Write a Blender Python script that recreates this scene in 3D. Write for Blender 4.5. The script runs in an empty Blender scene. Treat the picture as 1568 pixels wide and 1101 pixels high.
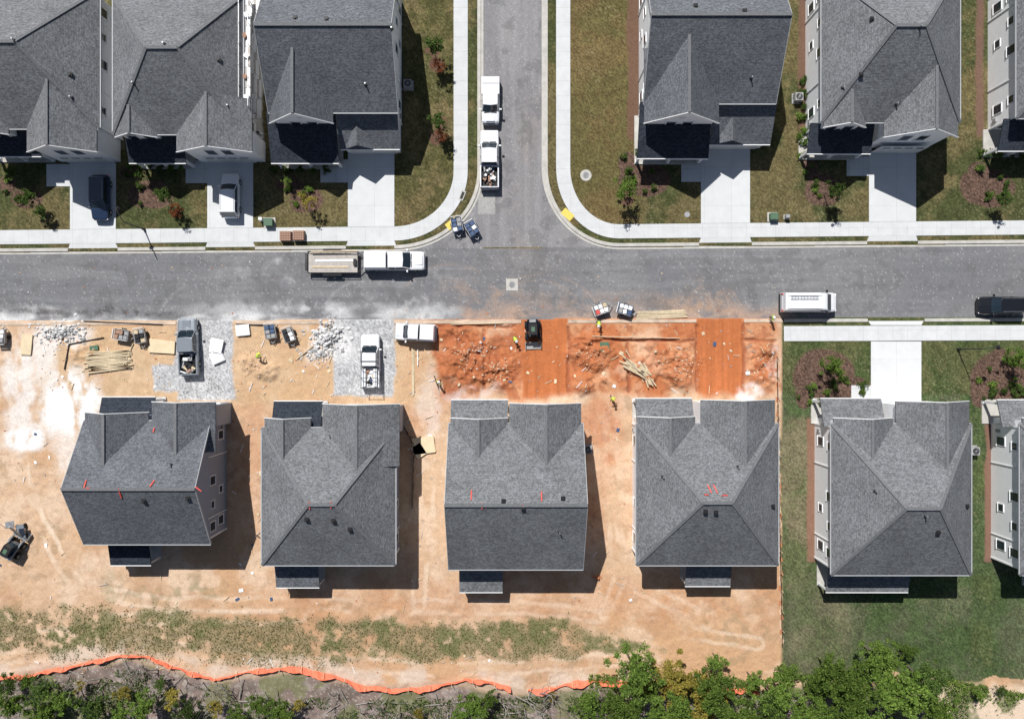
import bpy, bmesh, math, random
import numpy as np
from mathutils import Vector, Matrix
random.seed(7)
S=14.0; CX,CY=784.0,550.5; H=88.0
scene=bpy.context.scene
rng=np.random.RandomState(11)

# survey units (1/14 m) -> metres, z = height at which the point was measured
def U(px,py,z=0.0):
    f=(1-z/H)
    return ((px-CX)*f/S, -(py-CY)*f/S)
def V(gx,gy,z): return (gx/S,-gy/S,z)

# ------------------------------------------------ materials
def newmat(name):
    m=bpy.data.materials.new(name); m.use_nodes=True
    nt=m.node_tree; b=nt.nodes['Principled BSDF']
    return m,nt,b
def pm(name,col,rough=.8,var=.2,scale=3,metal=0,bump=0,bscale=20,coat=0,spec=.3,fine=0):
    m,nt,b=newmat(name); N=nt.nodes; L=nt.links
    b.inputs['Roughness'].default_value=rough; b.inputs['Metallic'].default_value=metal
    b.inputs['Specular IOR Level'].default_value=spec
    b.inputs['Coat Weight'].default_value=coat
    tc=N.new('ShaderNodeTexCoord')
    n=N.new('ShaderNodeTexNoise'); n.inputs['Scale'].default_value=scale; n.inputs['Detail'].default_value=6
    n.inputs['Roughness'].default_value=.65
    L.new(tc.outputs['Object'],n.inputs['Vector'])
    mr=N.new('ShaderNodeMapRange'); mr.inputs[1].default_value=.25; mr.inputs[2].default_value=.75
    mr.inputs[3].default_value=1-var; mr.inputs[4].default_value=1+var
    L.new(n.outputs[0],mr.inputs[0])
    mx=N.new('ShaderNodeVectorMath'); mx.operation='SCALE'; mx.inputs[0].default_value=col
    L.new(mr.outputs[0],mx.inputs['Scale'])
    L.new(mx.outputs[0],b.inputs['Base Color'])
    return m
def colmat(name,rough=.95,lo=.8,hi=1.2,scale=9,bump=.5,bdist=.06):
    m,nt,b=newmat(name); N=nt.nodes; L=nt.links
    b.inputs['Roughness'].default_value=rough; b.inputs['Specular IOR Level'].default_value=.1
    a=N.new('ShaderNodeVertexColor'); a.layer_name='Col'
    tc=N.new('ShaderNodeTexCoord')
    n=N.new('ShaderNodeTexNoise'); n.inputs['Scale'].default_value=scale; n.inputs['Detail'].default_value=8; n.inputs['Roughness'].default_value=.75
    L.new(tc.outputs['Object'],n.inputs['Vector'])
    mr=N.new('ShaderNodeMapRange'); mr.inputs[1].default_value=.3; mr.inputs[2].default_value=.7
    mr.inputs[3].default_value=lo; mr.inputs[4].default_value=hi
    L.new(n.outputs[0],mr.inputs[0])
    mx=N.new('ShaderNodeVectorMath'); mx.operation='SCALE'
    L.new(a.outputs['Color'],mx.inputs[0]); L.new(mr.outputs[0],mx.inputs['Scale'])
    L.new(mx.outputs[0],b.inputs['Base Color'])
    bp=N.new('ShaderNodeBump'); bp.inputs['Strength'].default_value=bump; bp.inputs['Distance'].default_value=bdist
    L.new(n.outputs[0],bp.inputs['Height']); L.new(bp.outputs[0],b.inputs['Normal'])
    return m
def shingle(name,col):
    m,nt,b=newmat(name); N=nt.nodes; L=nt.links
    b.inputs['Roughness'].default_value=1; b.inputs['Specular IOR Level'].default_value=.03
    tc=N.new('ShaderNodeTexCoord')
    mp=N.new('ShaderNodeMapping'); mp.inputs['Scale'].default_value=(5.2,5.2,10); mp.inputs['Rotation'].default_value=(0,0,.12)
    L.new(tc.outputs['Object'],mp.inputs['Vector'])
    v=N.new('ShaderNodeTexVoronoi'); v.inputs['Scale'].default_value=1.0
    L.new(mp.outputs[0],v.inputs['Vector'])
    sx=N.new('ShaderNodeSeparateColor'); L.new(v.outputs['Color'],sx.inputs[0])
    m1=N.new('ShaderNodeMapRange'); m1.inputs[3].default_value=.72; m1.inputs[4].default_value=1.28
    L.new(sx.outputs[0],m1.inputs[0])
    n=N.new('ShaderNodeTexNoise'); n.inputs['Scale'].default_value=.35; n.inputs['Detail'].default_value=5
    L.new(tc.outputs['Object'],n.inputs['Vector'])
    m2=N.new('ShaderNodeMapRange'); m2.inputs[1].default_value=.3; m2.inputs[2].default_value=.7; m2.inputs[3].default_value=.86; m2.inputs[4].default_value=1.12
    L.new(n.outputs[0],m2.inputs[0])
    n3=N.new('ShaderNodeTexNoise'); n3.inputs['Scale'].default_value=14; n3.inputs['Detail'].default_value=3
    L.new(tc.outputs['Object'],n3.inputs['Vector'])
    m3=N.new('ShaderNodeMapRange'); m3.inputs[1].default_value=.3; m3.inputs[2].default_value=.7; m3.inputs[3].default_value=.6; m3.inputs[4].default_value=1.4
    L.new(n3.outputs[0],m3.inputs[0])
    a=N.new('ShaderNodeMath'); a.operation='MULTIPLY'; L.new(m1.outputs[0],a.inputs[0]); L.new(m2.outputs[0],a.inputs[1])
    a2=N.new('ShaderNodeMath'); a2.operation='MULTIPLY'; L.new(a.outputs[0],a2.inputs[0]); L.new(m3.outputs[0],a2.inputs[1])
    sz=N.new('ShaderNodeSeparateXYZ'); L.new(tc.outputs['Object'],sz.inputs[0])
    w=N.new('ShaderNodeMath'); w.operation='MULTIPLY'; w.inputs[1].default_value=1/.145; L.new(sz.outputs[2],w.inputs[0])
    fr=N.new('ShaderNodeMath'); fr.operation='FRACT'; L.new(w.outputs[0],fr.inputs[0])
    m4=N.new('ShaderNodeMapRange'); m4.inputs[1].default_value=0; m4.inputs[2].default_value=.25; m4.inputs[3].default_value=.82; m4.inputs[4].default_value=1.03
    L.new(fr.outputs[0],m4.inputs[0])
    a3=N.new('ShaderNodeMath'); a3.operation='MULTIPLY'; L.new(a2.outputs[0],a3.inputs[0]); L.new(m4.outputs[0],a3.inputs[1])
    mx=N.new('ShaderNodeVectorMath'); mx.operation='SCALE'; mx.inputs[0].default_value=col
    L.new(a3.outputs[0],mx.inputs['Scale']); L.new(mx.outputs[0],b.inputs['Base Color'])
    bp=N.new('ShaderNodeBump'); bp.inputs['Strength'].default_value=.2; bp.inputs['Distance'].default_value=.01
    L.new(a3.outputs[0],bp.inputs['Height']); L.new(bp.outputs[0],b.inputs['Normal'])
    return m
def siding(name,col):
    m,nt,b=newmat(name); N=nt.nodes; L=nt.links
    b.inputs['Roughness'].default_value=.6
    tc=N.new('ShaderNodeTexCoord'); sz=N.new('ShaderNodeSeparateXYZ'); L.new(tc.outputs['Object'],sz.inputs[0])
    w=N.new('ShaderNodeMath'); w.operation='MULTIPLY'; w.inputs[1].default_value=1/.2; L.new(sz.outputs[2],w.inputs[0])
    fr=N.new('ShaderNodeMath'); fr.operation='FRACT'; L.new(w.outputs[0],fr.inputs[0])
    m4=N.new('ShaderNodeMapRange'); m4.inputs[2].default_value=.1; m4.inputs[3].default_value=.8; m4.inputs[4].default_value=1
    L.new(fr.outputs[0],m4.inputs[0])
    n=N.new('ShaderNodeTexNoise'); n.inputs['Scale'].default_value=1.2; L.new(tc.outputs['Object'],n.inputs['Vector'])
    m5=N.new('ShaderNodeMapRange'); m5.inputs[1].default_value=.3;m5.inputs[2].default_value=.7;m5.inputs[3].default_value=.97;m5.inputs[4].default_value=1.02
    L.new(n.outputs[0],m5.inputs[0])
    a=N.new('ShaderNodeMath'); a.operation='MULTIPLY'; L.new(m4.outputs[0],a.inputs[0]); L.new(m5.outputs[0],a.inputs[1])
    mx=N.new('ShaderNodeVectorMath'); mx.operation='SCALE'; mx.inputs[0].default_value=col
    L.new(a.outputs[0],mx.inputs['Scale']); L.new(mx.outputs[0],b.inputs['Base Color'])
    return m
def leafmat(name,c1,c2,tr=.25):
    m=bpy.data.materials.new(name); m.use_nodes=True; nt=m.node_tree; N=nt.nodes; L=nt.links
    N.clear(); o=N.new('ShaderNodeOutputMaterial')
    g=N.new('ShaderNodeNewGeometry'); oi=N.new('ShaderNodeObjectInfo')
    mix=N.new('ShaderNodeMix'); mix.data_type='RGBA'; mix.inputs[6].default_value=(*c1,1); mix.inputs[7].default_value=(*c2,1)
    L.new(g.outputs['Random Per Island'],mix.inputs[0])
    mr=N.new('ShaderNodeMapRange'); mr.inputs[3].default_value=.7; mr.inputs[4].default_value=1.3; L.new(oi.outputs['Random'],mr.inputs[0])
    mx=N.new('ShaderNodeVectorMath'); mx.operation='SCALE'; L.new(mix.outputs[2],mx.inputs[0]); L.new(mr.outputs[0],mx.inputs['Scale'])
    d=N.new('ShaderNodeBsdfDiffuse'); t=N.new('ShaderNodeBsdfTranslucent'); ms=N.new('ShaderNodeMixShader'); ms.inputs[0].default_value=tr
    L.new(mx.outputs[0],d.inputs[0]); L.new(mx.outputs[0],t.inputs[0]); L.new(d.outputs[0],ms.inputs[1]); L.new(t.outputs[0],ms.inputs[2])
    L.new(ms.outputs[0],o.inputs[0]); return m
def concrete(name,col,jx=1.6,jy=1.6,var=.08):
    m,nt,b=newmat(name); N=nt.nodes; L=nt.links
    b.inputs['Roughness'].default_value=.9; b.inputs['Specular IOR Level'].default_value=.2
    tc=N.new('ShaderNodeTexCoord')
    n=N.new('ShaderNodeTexNoise'); n.inputs['Scale'].default_value=.9; n.inputs['Detail'].default_value=9; n.inputs['Roughness'].default_value=.65
    L.new(tc.outputs['Object'],n.inputs['Vector'])
    mr=N.new('ShaderNodeMapRange'); mr.inputs[1].default_value=.3; mr.inputs[2].default_value=.7; mr.inputs[3].default_value=1-var; mr.inputs[4].default_value=1+var
    L.new(n.outputs[0],mr.inputs[0])
    br=N.new('ShaderNodeTexBrick'); br.offset=0; br.inputs['Scale'].default_value=1
    br.inputs['Brick Width'].default_value=jx; br.inputs['Row Height'].default_value=jy; br.inputs['Mortar Size'].default_value=.010
    br.inputs['Color1'].default_value=(1,1,1,1); br.inputs['Color2'].default_value=(.96,.96,.96,1); br.inputs['Mortar'].default_value=(.62,.61,.59,1)
    L.new(tc.outputs['Object'],br.inputs['Vector'])
    mx=N.new('ShaderNodeVectorMath'); mx.operation='SCALE'; mx.inputs[0].default_value=col; L.new(mr.outputs[0],mx.inputs['Scale'])
    m2=N.new('ShaderNodeVectorMath'); m2.operation='MULTIPLY'; L.new(mx.outputs[0],m2.inputs[0]); L.new(br.outputs['Color'],m2.inputs[1])
    L.new(m2.outputs[0],b.inputs['Base Color']); return m

M={}
M['roof']=shingle('shingle_roof',(.170,.175,.183))
M['roof2']=shingle('shingle_roof_dark',(.135,.142,.155))
M['roofb']=shingle('shingle_black',(.040,.047,.060))
M['white_siding']=siding('white_siding',(.95,.955,.97))
M['gray_siding']=siding('gray_siding',(.27,.31,.38))
M['lgray_siding']=siding('light_siding',(.78,.80,.83))
M['trim']=pm('white_trim',(.86,.86,.86),.5,.04)
M['fascia']=pm('fascia_gray',(.42,.43,.44),.5,.08)
M['glass']=pm('window_glass',(.02,.03,.045),.08,.3,1,spec=.6)
M['door']=pm('garage_door_paint',(.72,.72,.70),.5,.06)
M['dark']=pm('black_plastic',(.02,.02,.022),.5,.2)
M['cap']=pm('ridge_cap',(.165,.169,.175),1,.3,6,spec=.05)
M['metal']=pm('galvanised',(.45,.46,.47),.4,.15,4,metal=.6)
M['red']=pm('red_marker',(.66,.09,.07),.6,.2)
M['rubber']=pm('tyre_rubber',(.018,.018,.018),.8,.2)
M['wpaint']=pm('white_car_paint',(.78,.79,.81),.25,.03,coat=.5,spec=.5)
M['bpaint']=pm('black_car_paint',(.012,.013,.016),.2,.1,coat=.6,spec=.5)
M['blpaint']=pm('dark_blue_paint',(.02,.035,.075),.25,.1,coat=.6,spec=.5)
M['gpaint']=pm('silver_paint',(.30,.33,.36),.3,.05,metal=.4,coat=.5)
M['sglass']=pm('car_glass',(.015,.025,.035),.05,.2,coat=.4,spec=.7)
M['wood']=pm('lumber',(.60,.49,.33),.85,.25,5)
M['wood2']=pm('weathered_planks',(.50,.46,.42),.85,.25,3)
M['ply']=pm('plywood',(.70,.57,.38),.85,.12,2)
M['rock']=pm('white_rubble',(.66,.65,.64),.95,.2,4)
M['grock']=pm('gray_block',(.34,.34,.34),.95,.25,4)
M['conc']=concrete('concrete_slab',(.61,.62,.62))
M['concd']=concrete('driveway_concrete',(.64,.65,.65),3.0,4.2,.05)
M['kerb']=pm('kerb_concrete',(.50,.48,.44),.9,.2,1.2)
M['kerbd']=pm('dusty_kerb',(.55,.43,.33),.9,.35,.8)
M['yellow']=pm('tactile_yellow',(.78,.60,.14),.8,.15,4)
M['bark']=pm('bark',(.16,.13,.10),.95,.3,6)
M['dead']=pm('dead_wood',(.33,.30,.27),.95,.3,6)
M['orange']=pm('orange_mesh',(.80,.20,.11),.7,.35,5)
M['fabric']=pm('black_fabric',(.05,.04,.035),.9,.4,5)
M['blue']=pm('blue_bin',(.06,.10,.19),.5,.25,4)
M['green']=pm('green_box',(.09,.16,.10),.6,.15)
M['brick']=pm('brick_pallet',(.36,.22,.16),.9,.4,12)
M['leaf']=leafmat('leaf_green',(.05,.095,.018),(.20,.29,.06))
M['leafy']=leafmat('leaf_yellow',(.16,.15,.03),(.40,.32,.07))
M['leafd']=leafmat('leaf_dark',(.03,.06,.016),(.12,.175,.045))
M['leafr']=leafmat('leaf_red',(.13,.035,.02),(.25,.09,.04))
M['weed']=leafmat('weed_blades',(.12,.13,.04),(.36,.32,.16))
M['skin']=pm('skin',(.45,.27,.19),.6,.05)
M['hivis']=pm('hivis_fabric',(.55,.80,.08),.7,.1)
M['jeans']=pm('jeans',(.05,.07,.12),.8,.2)
M['hat']=pm('hard_hat',(.75,.72,.1),.35,.03)
M['hatw']=pm('hard_hat_white',(.8,.8,.8),.35,.03)

# ------------------------------------------------ mesh builder
class MB:
    def __init__(s): s.v=[]; s.f=[]; s.m=[]; s.mats=[]
    def mi(s,k):
        if k not in s.mats: s.mats.append(k)
        return s.mats.index(k)
    def add(s,vs,fs,mat):
        o=len(s.v); s.v+= [tuple(p) for p in vs]; i=s.mi(mat)
        for f in fs: s.f.append(tuple(o+a for a in f)); s.m.append(i)
    def box(s,c,d,mat,rz=0,ry=0,rx=0):
        R=Matrix.Rotation(rz,3,'Z')@Matrix.Rotation(ry,3,'Y')@Matrix.Rotation(rx,3,'X')
        vs=[]
        for x in(-1,1):
            for y in(-1,1):
                for z in(-1,1):
                    vs.append(Vector(c)+R@Vector((x*d[0]/2,y*d[1]/2,z*d[2]/2)))
        s.add(vs,[(0,1,3,2),(4,6,7,5),(0,4,5,1),(2,3,7,6),(0,2,6,4),(1,5,7,3)],mat)
    def beam(s,p0,p1,w,h,mat):
        p0=Vector(p0);p1=Vector(p1); d=(p1-p0).normalized()
        up=Vector((0,0,1)) if abs(d.z)<.95 else Vector((1,0,0))
        sd=d.cross(up).normalized(); u=sd.cross(d)
        vs=[]
        for p in(p0,p1):
            for a,b in((-1,-1),(1,-1),(1,1),(-1,1)): vs.append(p+sd*a*w/2+u*b*h/2)
        s.add(vs,[(0,1,2,3),(4,7,6,5),(0,4,5,1),(1,5,6,2),(2,6,7,3),(3,7,4,0)],mat)
    def cyl(s,p0,p1,r0,r1,mat,n=8):
        p0=Vector(p0);p1=Vector(p1); d=(p1-p0)
        if d.length<1e-6: return
        d.normalize(); up=Vector((0,0,1)) if abs(d.z)<.95 else Vector((1,0,0))
        a=d.cross(up).normalized(); b=a.cross(d)
        vs=[]
        for p,r in((p0,r0),(p1,r1)):
            for i in range(n):
                t=2*math.pi*i/n; vs.append(p+a*math.cos(t)*r+b*math.sin(t)*r)
        fs=[(i,(i+1)%n,n+(i+1)%n,n+i) for i in range(n)]+[tuple(range(n-1,-1,-1)),tuple(range(n,2*n))]
        s.add(vs,fs,mat)
    def loft(s,rings,mat):
        n=len(rings[0]); vs=[p for r in rings for p in r]; fs=[]
        for k in range(len(rings)-1):
            for i in range(n):
                j=(i+1)%n; fs.append((k*n+i,k*n+j,(k+1)*n+j,(k+1)*n+i))
        fs.append(tuple(range(n-1,-1,-1))); fs.append(tuple((len(rings)-1)*n+i for i in range(n)))
        s.add(vs,fs,mat)
    def slab(s,poly,t,mat):
        n=len(poly); vs=list(poly)+[(p[0],p[1],p[2]-t) for p in poly]
        fs=[tuple(range(n)),tuple(range(2*n-1,n-1,-1))]+[(i,n+i,n+(i+1)%n,(i+1)%n) for i in range(n)]
        s.add(vs,fs,mat)
    def mesh(s,name):
        me=bpy.data.meshes.new(name); me.from_pydata(s.v,[],s.f)
        for k in s.mats: me.materials.append(M[k])
        me.polygons.foreach_set('material_index',s.m)
        bm=bmesh.new(); bm.from_mesh(me); bmesh.ops.recalc_face_normals(bm,faces=bm.faces); bm.to_mesh(me); bm.free()
        me.update(); return me
    def build(s,name,loc=(0,0,0),rz=0,parent=None,bevel=0,smooth=False):
        o=bpy.data.objects.new(name,s.mesh(name)); scene.collection.objects.link(o)
        o.location=loc; o.rotation_euler=(0,0,rz)
        if parent: o.parent=parent
        if bevel:
            b=o.modifiers.new('b','BEVEL'); b.width=bevel; b.segments=2; b.limit_method='ANGLE'; b.angle_limit=.6
        if smooth: o.data.polygons.foreach_set('use_smooth',[True]*len(o.data.polygons))
        return o
def empty(name,loc=(0,0,0),rz=0):
    e=bpy.data.objects.new(name,None); e.location=loc; e.rotation_euler=(0,0,rz); scene.collection.objects.link(e); return e

# ------------------------------------------------ numpy noise
LAT=[np.random.RandomState(100+i).rand(256,256) for i in range(12)]
def vn(x,y,s,k=0):
    x=x/s+1000.3*k; y=y/s+517.7*k
    xi=np.floor(x).astype(int); yi=np.floor(y).astype(int); fx=x-xi; fy=y-yi
    fx=fx*fx*(3-2*fx); fy=fy*fy*(3-2*fy); L=LAT[k%12]
    a=L[xi&255,yi&255]; b=L[(xi+1)&255,yi&255]; c=L[xi&255,(yi+1)&255]; d=L[(xi+1)&255,(yi+1)&255]
    return (a*(1-fx)+b*fx)*(1-fy)+(c*(1-fx)+d*fx)*fy
def fbm(x,y,s,k=0,o=4):
    r=0;a=1;t=0
    for i in range(o):
        c,sn=math.cos(.7*i+.4),math.sin(.7*i+.4)
        r=r+a*vn(x*c-y*sn,x*sn+y*c,s/2**i,k+i); t+=a; a*=.55
    return r/t
def fbx(x,y,s,k=0,o=4):
    r=0;a=1;t=0
    for i in range(o):
        r=r+a*vn(x,y,s/2**i,k+i); t+=a; a*=.55
    return r/t
def ss(a,b,x):
    t=np.clip((x-a)/(b-a),0,1); return t*t*(3-2*t)
def box(X,Y,x0,y0,x1,y1,s=4):
    return ss(x0-s,x0+s,X)*(1-ss(x1-s,x1+s,X))*ss(y0-s,y0+s,Y)*(1-ss(y1-s,y1+s,Y))
def ell(X,Y,cx,cy,rx,ry,s=.4):
    d=np.sqrt(((X-cx)/rx)**2+((Y-cy)/ry)**2); return 1-ss(1-s,1+s,d)
def pline(X,Y,pts):
    d=np.full(X.shape,1e9)
    for (x0,y0),(x1,y1) in zip(pts[:-1],pts[1:]):
        dx,dy=x1-x0,y1-y0; t=np.clip(((X-x0)*dx+(Y-y0)*dy)/(dx*dx+dy*dy),0,1)
        d=np.minimum(d,np.hypot(X-x0-t*dx,Y-y0-t*dy))
    return d
def mixc(C,col,m):
    m=np.clip(m,0,1)[...,None]; return C*(1-m)+np.array(col)*m

yT=lambda x:386-.0085*x
yB=lambda x:493-.004*x
ySW=lambda x:353-.0095*x     # sidewalk inner edge (north side)
def roadmask(X,Y,g=0):
    h=(Y>yT(X)-3+g)&(Y<yB(X)+3-g)
    v=(X>735+g-3)&(X<835-g+2)&(Y<=yT(X))
    fl=(X>=604)&(X<=740)&(Y>=262)&(Y<=yT(X)+4)&(((X-604)/(128-g+0.))**2+((Y-262)/(117-g+0.))**2>1)
    fr=(X>=830)&(X<=948)&(Y>=258)&(Y<=yT(X)+4)&(((X-948)/(111+0.))**2+((Y-258)/(117+0.))**2>1)
    return h|v|fl|fr

BEDS=[(232,300,34,20),(200,262,14,12),(470,305,26,22),(445,285,22,14),(985,275,38,27),(962,255,18,18),(1258,292,30,26),(1240,260,14,18),(1512,288,42,32),(1500,262,16,16),(42,305,26,16),(10,285,14,14),
      (1262,575,48,42),(1300,596,36,18),(1232,608,14,20),(1535,578,50,42),(1500,600,14,24)]
def tree_rings(): return [(662,80),(668,100),(675,190),(668,212),(960,305)]
FX=[-400,0,110,200,270,330,460,560,700,800,940,1160,1220,1440,1480,2000]
FY=[1040,1040,1022,1008,1026,1044,1025,1056,1048,1062,1048,1052,1050,1040,1130,1130]
def weedmask(X,Y):
    Xw=X+(fbm(X,Y,40,5,4)-.5)*60; Yw=Y+(fbm(X,Y,40,6,4)-.5)*34
    wb=np.maximum.reduce([box(Xw,Yw,-900,950,865,1000,12),box(Xw,Yw,-900,930,300,985,12)*.75,ell(Xw,Yw,900,992,110,13)*.8,ell(Xw,Yw,390,980,120,34),ell(Xw,Yw,720,982,190,28),box(Xw,Yw,150,890,350,940,18)*.35,ell(Xw,Yw,150,1000,160,12)*.6,ell(Xw,Yw,450,1010,180,14)*.7])
    return ss(.36,.56,.35*fbm(X,Y,30,1,5)+.65*fbm(X,Y,12,8,4)+.2*(wb-.6))*wb
TR=[[(880,522),(1062,522)],[(870,500),(870,600)],[(1067,495),(1067,600)],[(1139,495),(1139,600)],[(672,500),(790,500)],[(740,505),(742,595)],[(960,525),(962,600)],[(1139,520),(1186,522)]]
def trench(X,Y):
    m=np.zeros(X.shape)
    for t in TR: m=np.maximum(m,1-ss(1,3.4,pline(X+(fbm(X,Y,20,3,2)-.5)*6,Y+(fbm(X,Y,20,4,2)-.5)*6,t)))
    return m
def mound(X,Y):
    Xw=X+(fbm(X,Y,30,7,3)-.5)*30; Yw=Y+(fbm(X,Y,30,8,3)-.5)*30; n=fbm(X,Y,26,1,5); n2=fbm(X,Y,9,5,3)
    m=np.maximum.reduce([ell(Xw,Yw,715,545,46,42),ell(Xw,Yw,765,560,34,36),ell(Xw,Yw,1035,560,34,30),ell(Xw,Yw,905,540,34,26),ell(Xw,Yw,1165,560,20,34),ell(Xw,Yw,985,555,34,30)*.8,ell(Xw,Yw,905,590,28,18)*.8,ell(Xw,Yw,700,510,30,14)*.8,ell(Xw,Yw,395,560,26,22)*.6,ell(Xw,Yw,130,540,24,18)*.6])
    return m*(.15+1.9*(n-.38)+1.0*(n2-.5)).clip(0,1.4)
def groundcol(X,Y):
    sh=X.shape
    n1=fbm(X,Y,160,0,5); n2=fbm(X,Y,34,2,4); n3=fbm(X,Y,9,4,3); wn=rng.rand(*sh)
    Xw=X+(fbm(X,Y,40,5,4)-.5)*44; Yw=Y+(fbm(X,Y,40,6,4)-.5)*44
    C=np.zeros(sh+(3,))+np.array((.585,.40,.262))
    C=mixc(C,(.53,.315,.172),ss(.42,.62,n1)*.8)
    C=mixc(C,(.70,.545,.41),ss(.48,.7,n2)*.5)
    C=mixc(C,(.43,.245,.138),ss(.52,.72,fbm(X,Y,70,7,5))*.5)
    C=mixc(C,(.44,.27,.165),ss(.52,.72,n3)*.35)
    C=mixc(C,(.36,.25,.15),ss(.50,.62,fbm(X,Y,14,9,4))*ss(.5,.62,fbm(X,Y,90,3,4))*.55)
    for pts in ([(30,700),(60,800),(120,900),(260,925),(500,925),(800,930),(960,950),(1160,985)],
                [(925,600),(920,700),(940,800),(950,880),(930,940)],[(650,600),(655,700),(650,850),(640,925)],
                [(0,965),(160,948),(300,945),(460,945)],[(935,600),(938,720),(955,830),(980,900),(1080,950)],[(10,560),(30,650),(40,760),(90,850)],[(0,1010),(200,985),(400,1012),(700,1025),(940,1012)]):
        d=pline(Xw*.25+X*.75,Yw*.25+Y*.75,pts); br=ss(.40,.6,fbm(X,Y,50,9,4))
        for off in (9,):
            C=mixc(C,(.74,.59,.45),(1-ss(1.5,5,abs(d-off)))*.45*br)
            C=mixc(C,(.47,.30,.19),(1-ss(.5,2,abs(d-off-4.5)))*.3*br)
    # orange clay front yards
    om=box(Xw,Yw,668,470,1199,606,12)
    om=np.maximum(om,.6*ell(Xw,Yw,925,660,30,90)); om=np.maximum(om,.4*ell(Xw,Yw,650,560,40,80)); om=np.maximum(om,.4*ell(Xw,Yw,905,760,18,70))
    om=np.maximum(om,.3*ell(Xw,Yw,385,680,26,120)); om=np.maximum(om,.3*ell(Xw,Yw,622,660,18,70)); om=np.maximum(om,.22*box(X,Y,385,890,1195,945,22))
    OC=np.zeros(sh+(3,))+np.array((.48,.175,.075))
    OC=mixc(OC,(.58,.31,.17),ss(.42,.64,n2)*.75); OC=mixc(OC,(.33,.105,.048),ss(.50,.68,n3)*.6); OC=mixc(OC,(.68,.46,.31),ss(.54,.70,fbm(X,Y,46,9,4))*.7)
    OC=mixc(OC,(.36,.12,.055),box(Xw,Yw,668,495,800,600,10)*ss(.35,.6,fbm(X,Y,20,6,4))*.7)
    OC=mixc(OC,(.30,.10,.05),trench(X,Y)*.75)
    mh_=mound(X,Y); OC=mixc(OC,(.42,.145,.06),ss(.05,.4,mh_)*.5)
    for (a,b) in ((800,868),(1068,1137)):
        k=box(X,Y,a,480,b,612,2); s2=fbx(X*3,Y*.12,14,3,3)
        OC=OC*(1-k[...,None])+k[...,None]*(np.array((.44,.145,.055))*(0.8+.5*s2[...,None]))
    om2=om[...,None]; C=C*(1-om2)+OC*om2
    ym=box(Xw,Yw,60,495,665,620,10)*.6; C=mixc(C,(.56,.39,.23),ym*ss(.3,.6,n2+.2))
    for b in ((272,486,358,612),(512,486,604,608),(232,560,285,600)):
        k=box(Xw*.35+X*.65,Yw*.35+Y*.65,*b,3); g=(.30+.26*wn)*(.8+.4*n3)
        C=C*(1-k[...,None])+k[...,None]*(g[...,None]*np.array((1,1,1.01)))
    # white powder
    k=np.maximum.reduce([ell(Xw,Yw,105,620,40,55),ell(Xw,Yw,42,672,36,22),ell(Xw,Yw,32,600,22,90)*.65,ell(Xw,Yw,70,540,26,50)*.65,ell(Xw,Yw,118,690,24,50)*.5,ell(Xw,Yw,95,510,45,20)*.7,
         ell(Xw,Yw,500,520,40,35)*.7,ell(Xw,Yw,1190,560,9,50)*.6,ell(Xw,Yw,1150,600,18,12)*.7,ell(Xw,Yw,720,600,40,12)*.4,ell(Xw,Yw,655,620,16,60)*.3])
    k=k*ss(.30,.54,fbx(X*1.4,Y*.6,30,2,5)+.15*(n3-.5)+.02); C=mixc(C,(.80,.785,.765),k*1.02)
    wd=weedmask(X,Y)
    C=mixc(C,(.25,.205,.115),wd*.85); C=mixc(C,(.14,.155,.06),wd*ss(.42,.62,n2)*.8)
    fy=np.interp(X,FX,FY)
    fm=ss(-6,8,Yw*.3+Y*.7-fy)
    FC=np.zeros(sh+(3,))+np.array((.225,.17,.148)); FC=mixc(FC,(.35,.30,.27),ss(.45,.7,n3)*.6); FC=mixc(FC,(.12,.095,.075),ss(.5,.75,n2)*.6); FC=mixc(FC,(.46,.40,.35),(wn>.93)*.7)
    FC=mixc(FC,(.15,.17,.06),ss(.5,.6,fbm(X,Y,40,5,5))*.6)
    C=C*(1-fm[...,None])+FC*fm[...,None]
    sp=ss(4,10,fy-Y)*(1-ss(20,34,fy-Y))*(X<960); C=mixc(C,(.58,.47,.38),sp*ss(.35,.6,n2)*.8)
    C=mixc(C,(.42,.33,.26),ss(-4,2,fy-Y)*(1-ss(4,11,fy-Y))*(X<960)*.6)
    def lawn(C,m,base,alt,t=.5):
        L=np.zeros(sh+(3,))+np.array(base)
        L=mixc(L,alt,ss(t-.12,t+.14,fbm(X,Y,55,3,5)+.25*(n3-.5))); L=L*(.62+.76*wn[...,None])*(.7+.6*n3[...,None])
        L=mixc(L,np.array((.24,.205,.12)),(wn>.9)*.45*ss(.45,.65,n2))
        return C*(1-m[...,None])+L*m[...,None]
    north=(Y<yT(X)+2).astype(float)
    C=lawn(C,north,(.066,.074,.029),(.125,.104,.048),.49)
    C=lawn(C,north*box(X,Y,868,-900,985,345,8),(.145,.107,.047),(.115,.098,.04),.5)
    C=lawn(C,north*box(X,Y,600,-900,700,350,4),(.083,.080,.031),(.145,.115,.055),.5)
    gs=box(X,Y,1197,480,5000,612,1.5)+0
    C=lawn(C,gs,(.064,.086,.032),(.09,.095,.04),.52)
    gs=box(X,Y,1197,604,5000,1044,3); ed=(Yw<1040)
    C=lawn(C,gs*ed,(.096,.112,.058),(.062,.092,.035),.5)
    C=lawn(C,box(Xw,Y,1198,640,1240,900,6),(.17,.15,.09),(.10,.115,.052),.5)
    C=lawn(C,box(X,Yw,1205,880,1300,1030,14)*.6,(.19,.165,.105),(.12,.125,.065),.5)
    C=lawn(C,box(X,Y,1487,640,1520,1020,3)*.8,(.06,.09,.035),(.08,.10,.038),.5)
    stripe=.5+.5*np.sin(X/9.); C=C*(1-.13*(box(X,Y,1200,900,5000,1040,6)*stripe)[...,None])
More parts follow.
